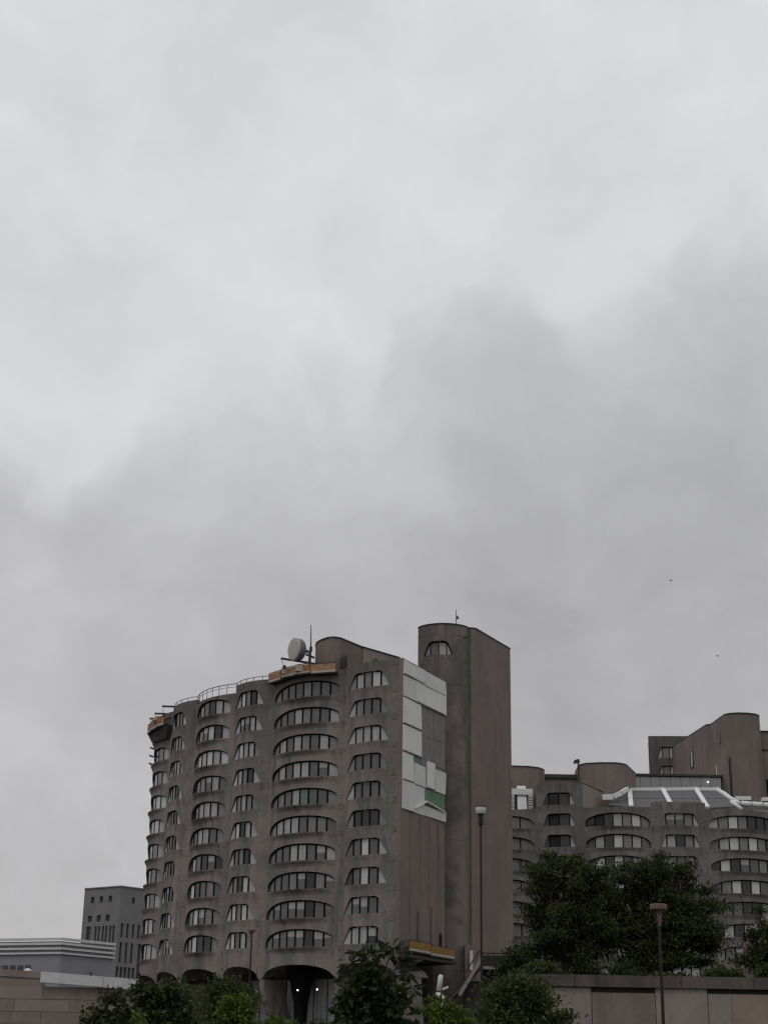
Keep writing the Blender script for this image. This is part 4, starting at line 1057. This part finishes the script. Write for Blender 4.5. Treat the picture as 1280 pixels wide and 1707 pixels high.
for i, (x, w, h_, lb_) in enumerate(((11.4, 1.3, 1.7, 'dark low shrub at the left end of the terrace edge'), (13.4, 1.1, .8, 'dark low shrub on the terrace below the left dark tree'), (17.9, 1.8, 1.9, 'dark low shrub on the terrace between the two dark trees'),
                                     (20.9, 1.5, 1.0, 'dark low shrub on the terrace behind the flat headed lamp'), (24.9, 1.9, 1.4, 'dark low shrub on the terrace below the widest tree'), (28.2, 1.6, 1.9, 'dark low shrub on the terrace between widest and small tree'), (31.2, 1.2, .9, 'dark low shrub at the right end of the terrace edge'))):
    tree('terrace_shrub', lb_, (x, 114 + (i * 7) % 5, 7.35), lobes(x, 114 + (i * 7) % 5, 7.5 + h_ * .45, w, 1.4, h_ * .6, 9, 20 + i, .4), M['leaf_dark'], 1700, .28, 30 + i, .08, 'shrubs along the terrace edge', 'shrub', shell=0, jitter=1.0)

for i, (x, y, w, h_, lb_) in enumerate(((12.6, 142, 2.6, 4.2, 'tall dark bush behind the left terrace tree, nearest the stair tower'), (18.4, 145, 2.8, 3.6, 'tall dark bush in the gap behind the two terrace trees'), (24.5, 146, 3.2, 3.2, 'tall dark bush behind the widest terrace tree'), (30.4, 144, 2.6, 3.0, 'tall dark bush behind the gap beside the small right tree'))):
    tree('terrace_bush', lb_, (x, y, 7.35), lobes(x, y, 7.6 + h_ * .45, w, 1.8, h_ * .6, 14, 80 + i, .36), M['leaf_dark'], 4200, .34, 90 + i, .1, 'tall bushes at the back of the terrace', 'bush', shell=0, jitter=1.0)

fg = 'trees along the street below the tower'
tree('leafy_tree', 'dark round leaved tree at lower left before the tan podium', (-7.6, 55, 0), [(-9.3, 55, 3.2, .55, .5, .32), (-8.9, 55, 3.75, .4, .5, .25), (-8.6, 55, 3.0, .8, .7, .5), (-7.6, 55, 3.75, .8, .8, .55), (-7.0, 55, 4.0, .5, .6, .3), (-6.6, 55, 3.5, .7, .7, .7), (-7.4, 55, 2.7, 1.3, 1, .9), (-6.2, 55, 2.6, .7, .8, .8), (-8.0, 55, 4.05, .3, .3, .2), (-9.75, 55, 2.9, .25, .3, .15)], M['leaf_dark'], 5200, .17, 41, .13, fg, aspect=.8, shell=0, jitter=.8)
tree('leafy_tree', 'dark green bushy tree under the arches left of the wide arch', (-6.6, 76, 0), lobes(-6.7, 76, 4.3, 1.5, 1.3, 1.55, 14, 44, .5), M['leaf_mid'], 7000, .17, 45, .14, fg, shell=0, jitter=.8)
tree('leafy_tree', 'low dark bush in front of the wide arch with two lamps', (-3.2, 76, 0), lobes(-3.4, 76, 3.0, 2.2, 1.3, 1.05, 14, 46, .5), M['leaf_dark'], 7000, .17, 47, .12, fg, shell=0, jitter=.8)
tree('leafy_tree', 'dark spreading tree right of the bright shrub, before the retaining wall', (5.3, 60, 0), [(5.3, 60, 4.6, .8, .8, .6), (5.9, 60, 4.2, .9, .8, .6), (4.5, 60, 4.3, .7, .8, .6), (5.3, 60, 3.6, 1.5, 1.1, .9), (6.6, 60, 3.4, .7, .7, .35), (7.1, 60, 3.55, .35, .4, .15), (4.4, 60, 3.2, .9, .9, .8), (6.3, 60, 2.9, .9, .8, .5), (5.2, 60, 2.6, 1.5, 1, .8), (6.3, 60, 3.95, .4, .4, .25)], M['leaf_mid'], 9000, .16, 48, .15, fg, shell=0, jitter=.8)
bl = tree('broadleaf_tree', 'large leaved young tree in front of the tower end bay', (-.1, 42, 0), [(-.35, 42, 3.55, .65, .6, .45), (.2, 42, 3.3, .75, .6, .55), (-.55, 42, 2.9, .55, .5, .6), (.45, 42, 2.7, .6, .5, .6), (0, 42, 2.4, .8, .6, .7), (-.1, 42, 3.8, .5, .4, .3)], M['leaf_big'], 1500, .30, 51, .07, fg, aspect=.5, shell=.1, droop=.3)
leaves('twig_leaves', M['leaf_big'], bl, [(-.62, 42, 4.25, .22, .2, .2), (-.3, 42, 4.4, .2, .2, .2), (.05, 42, 4.45, .2, .2, .15), (.35, 42, 4.5, .2, .2, .2), (.65, 42, 4.35, .22, .2, .2), (.75, 42, 4.0, .2, .2, .2), (.85, 42, 3.6, .15, .2, .2)], 150, .34, 52, aspect=.3, shell=.1, droop=-.1)
part('twigs', M['bark'], bl, lambda m: [m.tube([(0, 42, 3.3), ((0 + x) / 2, 42, 3.9), (x, 42, z)], [.03, .022, .008], 5) for x, z in ((-.7, 4.35), (-.35, 4.6), (.05, 4.55), (.4, 4.6), (.75, 4.45), (.9, 3.9))])
for i, (x, w, lb_) in enumerate(((-5.2, 1.5, 'low dark shrub between the dark left tree and the yellow green sapling'), (-1.6, 1.3, 'low dark shrub just left of the large leaved tree'), (3.6, 1.2, 'low dark shrub under the right side of the bright green bush'))):
    tree('low_shrub', lb_, (x, 52, 0), lobes(x, 52, 2.0, w, .9, 1.1, 12, 110 + i, .4), M['leaf_mid'], 2600, .17, 120 + i, .05, 'low shrubs along the street', 'shrub', shell=0, jitter=1.0)
sg_ = 'bright green shrubs in front'
for i, (x, y, z, rx, rz, n, lb_) in enumerate(((-3.75, 45, 2.5, 1.0, 1.1, 3400, 'bright yellow green sapling in front of the dark bushes left of centre'), (-2.7, 45, 2.4, .6, .6, 1500, 'small bright green sprig just right of the yellow green sapling'), (2.1, 45, 2.65, 1.05, 1.0, 3600, 'bright green bush between the big leaved tree and dark spreading tree'), (-7.2, 50, 2.4, .55, .75, 1100, 'bright green sprig low before the dark round leaved tree'))):
    tree('bright_shrub', lb_, (x, y, 0), lobes(x, y, z, rx, .7, rz, 10, 60 + i, .5), M['leaf_bright'], n, .14, 70 + i, .04, sg_, 'shrub', shell=.1)

# ------------------------------------------------------------------ birds in the sky
for (x, y, z, hd, lb_) in ((38.85, 200, 64.33, .5, 'small bird high in the grey sky above the low block'), (44.58, 200, 53.94, 2.2, 'small bird in the grey sky left of the far brown tower')):
    t = thing('bird', lb_, 'bird', (x, y, z), 'birds in flight')
    c_, s_ = math.cos(hd), math.sin(hd)
    def q(a, b, h): return (x + a * c_ - b * s_, y + a * s_ + b * c_, z + h)
    mb = MB()
    mb.tube([q(-.17, 0, 0), q(-.1, 0, .01), q(.03, 0, .0), q(.13, 0, .02), q(.18, 0, .03)], [.01, .04, .055, .035, .012], 8)
    for k in (-1, 1):
        mb.hexa([q(-.06, 0, .02), q(.07, 0, .02), q(.06, k * .18, .09), q(-.02, k * .36, .04), q(-.08, k * .18, .08)], [q(-.06, 0, .035), q(.07, 0, .035), q(.06, k * .18, .1), q(-.02, k * .36, .048), q(-.08, k * .18, .09)])
    mb.hexa([q(-.16, -.015, 0), q(-.16, .015, 0), q(-.27, .05, 0), q(-.27, -.05, 0)], [q(-.16, -.015, .012), q(-.16, .015, .012), q(-.27, .05, .008), q(-.27, -.05, .008)])
    mb.build('body', M['soot'], t)
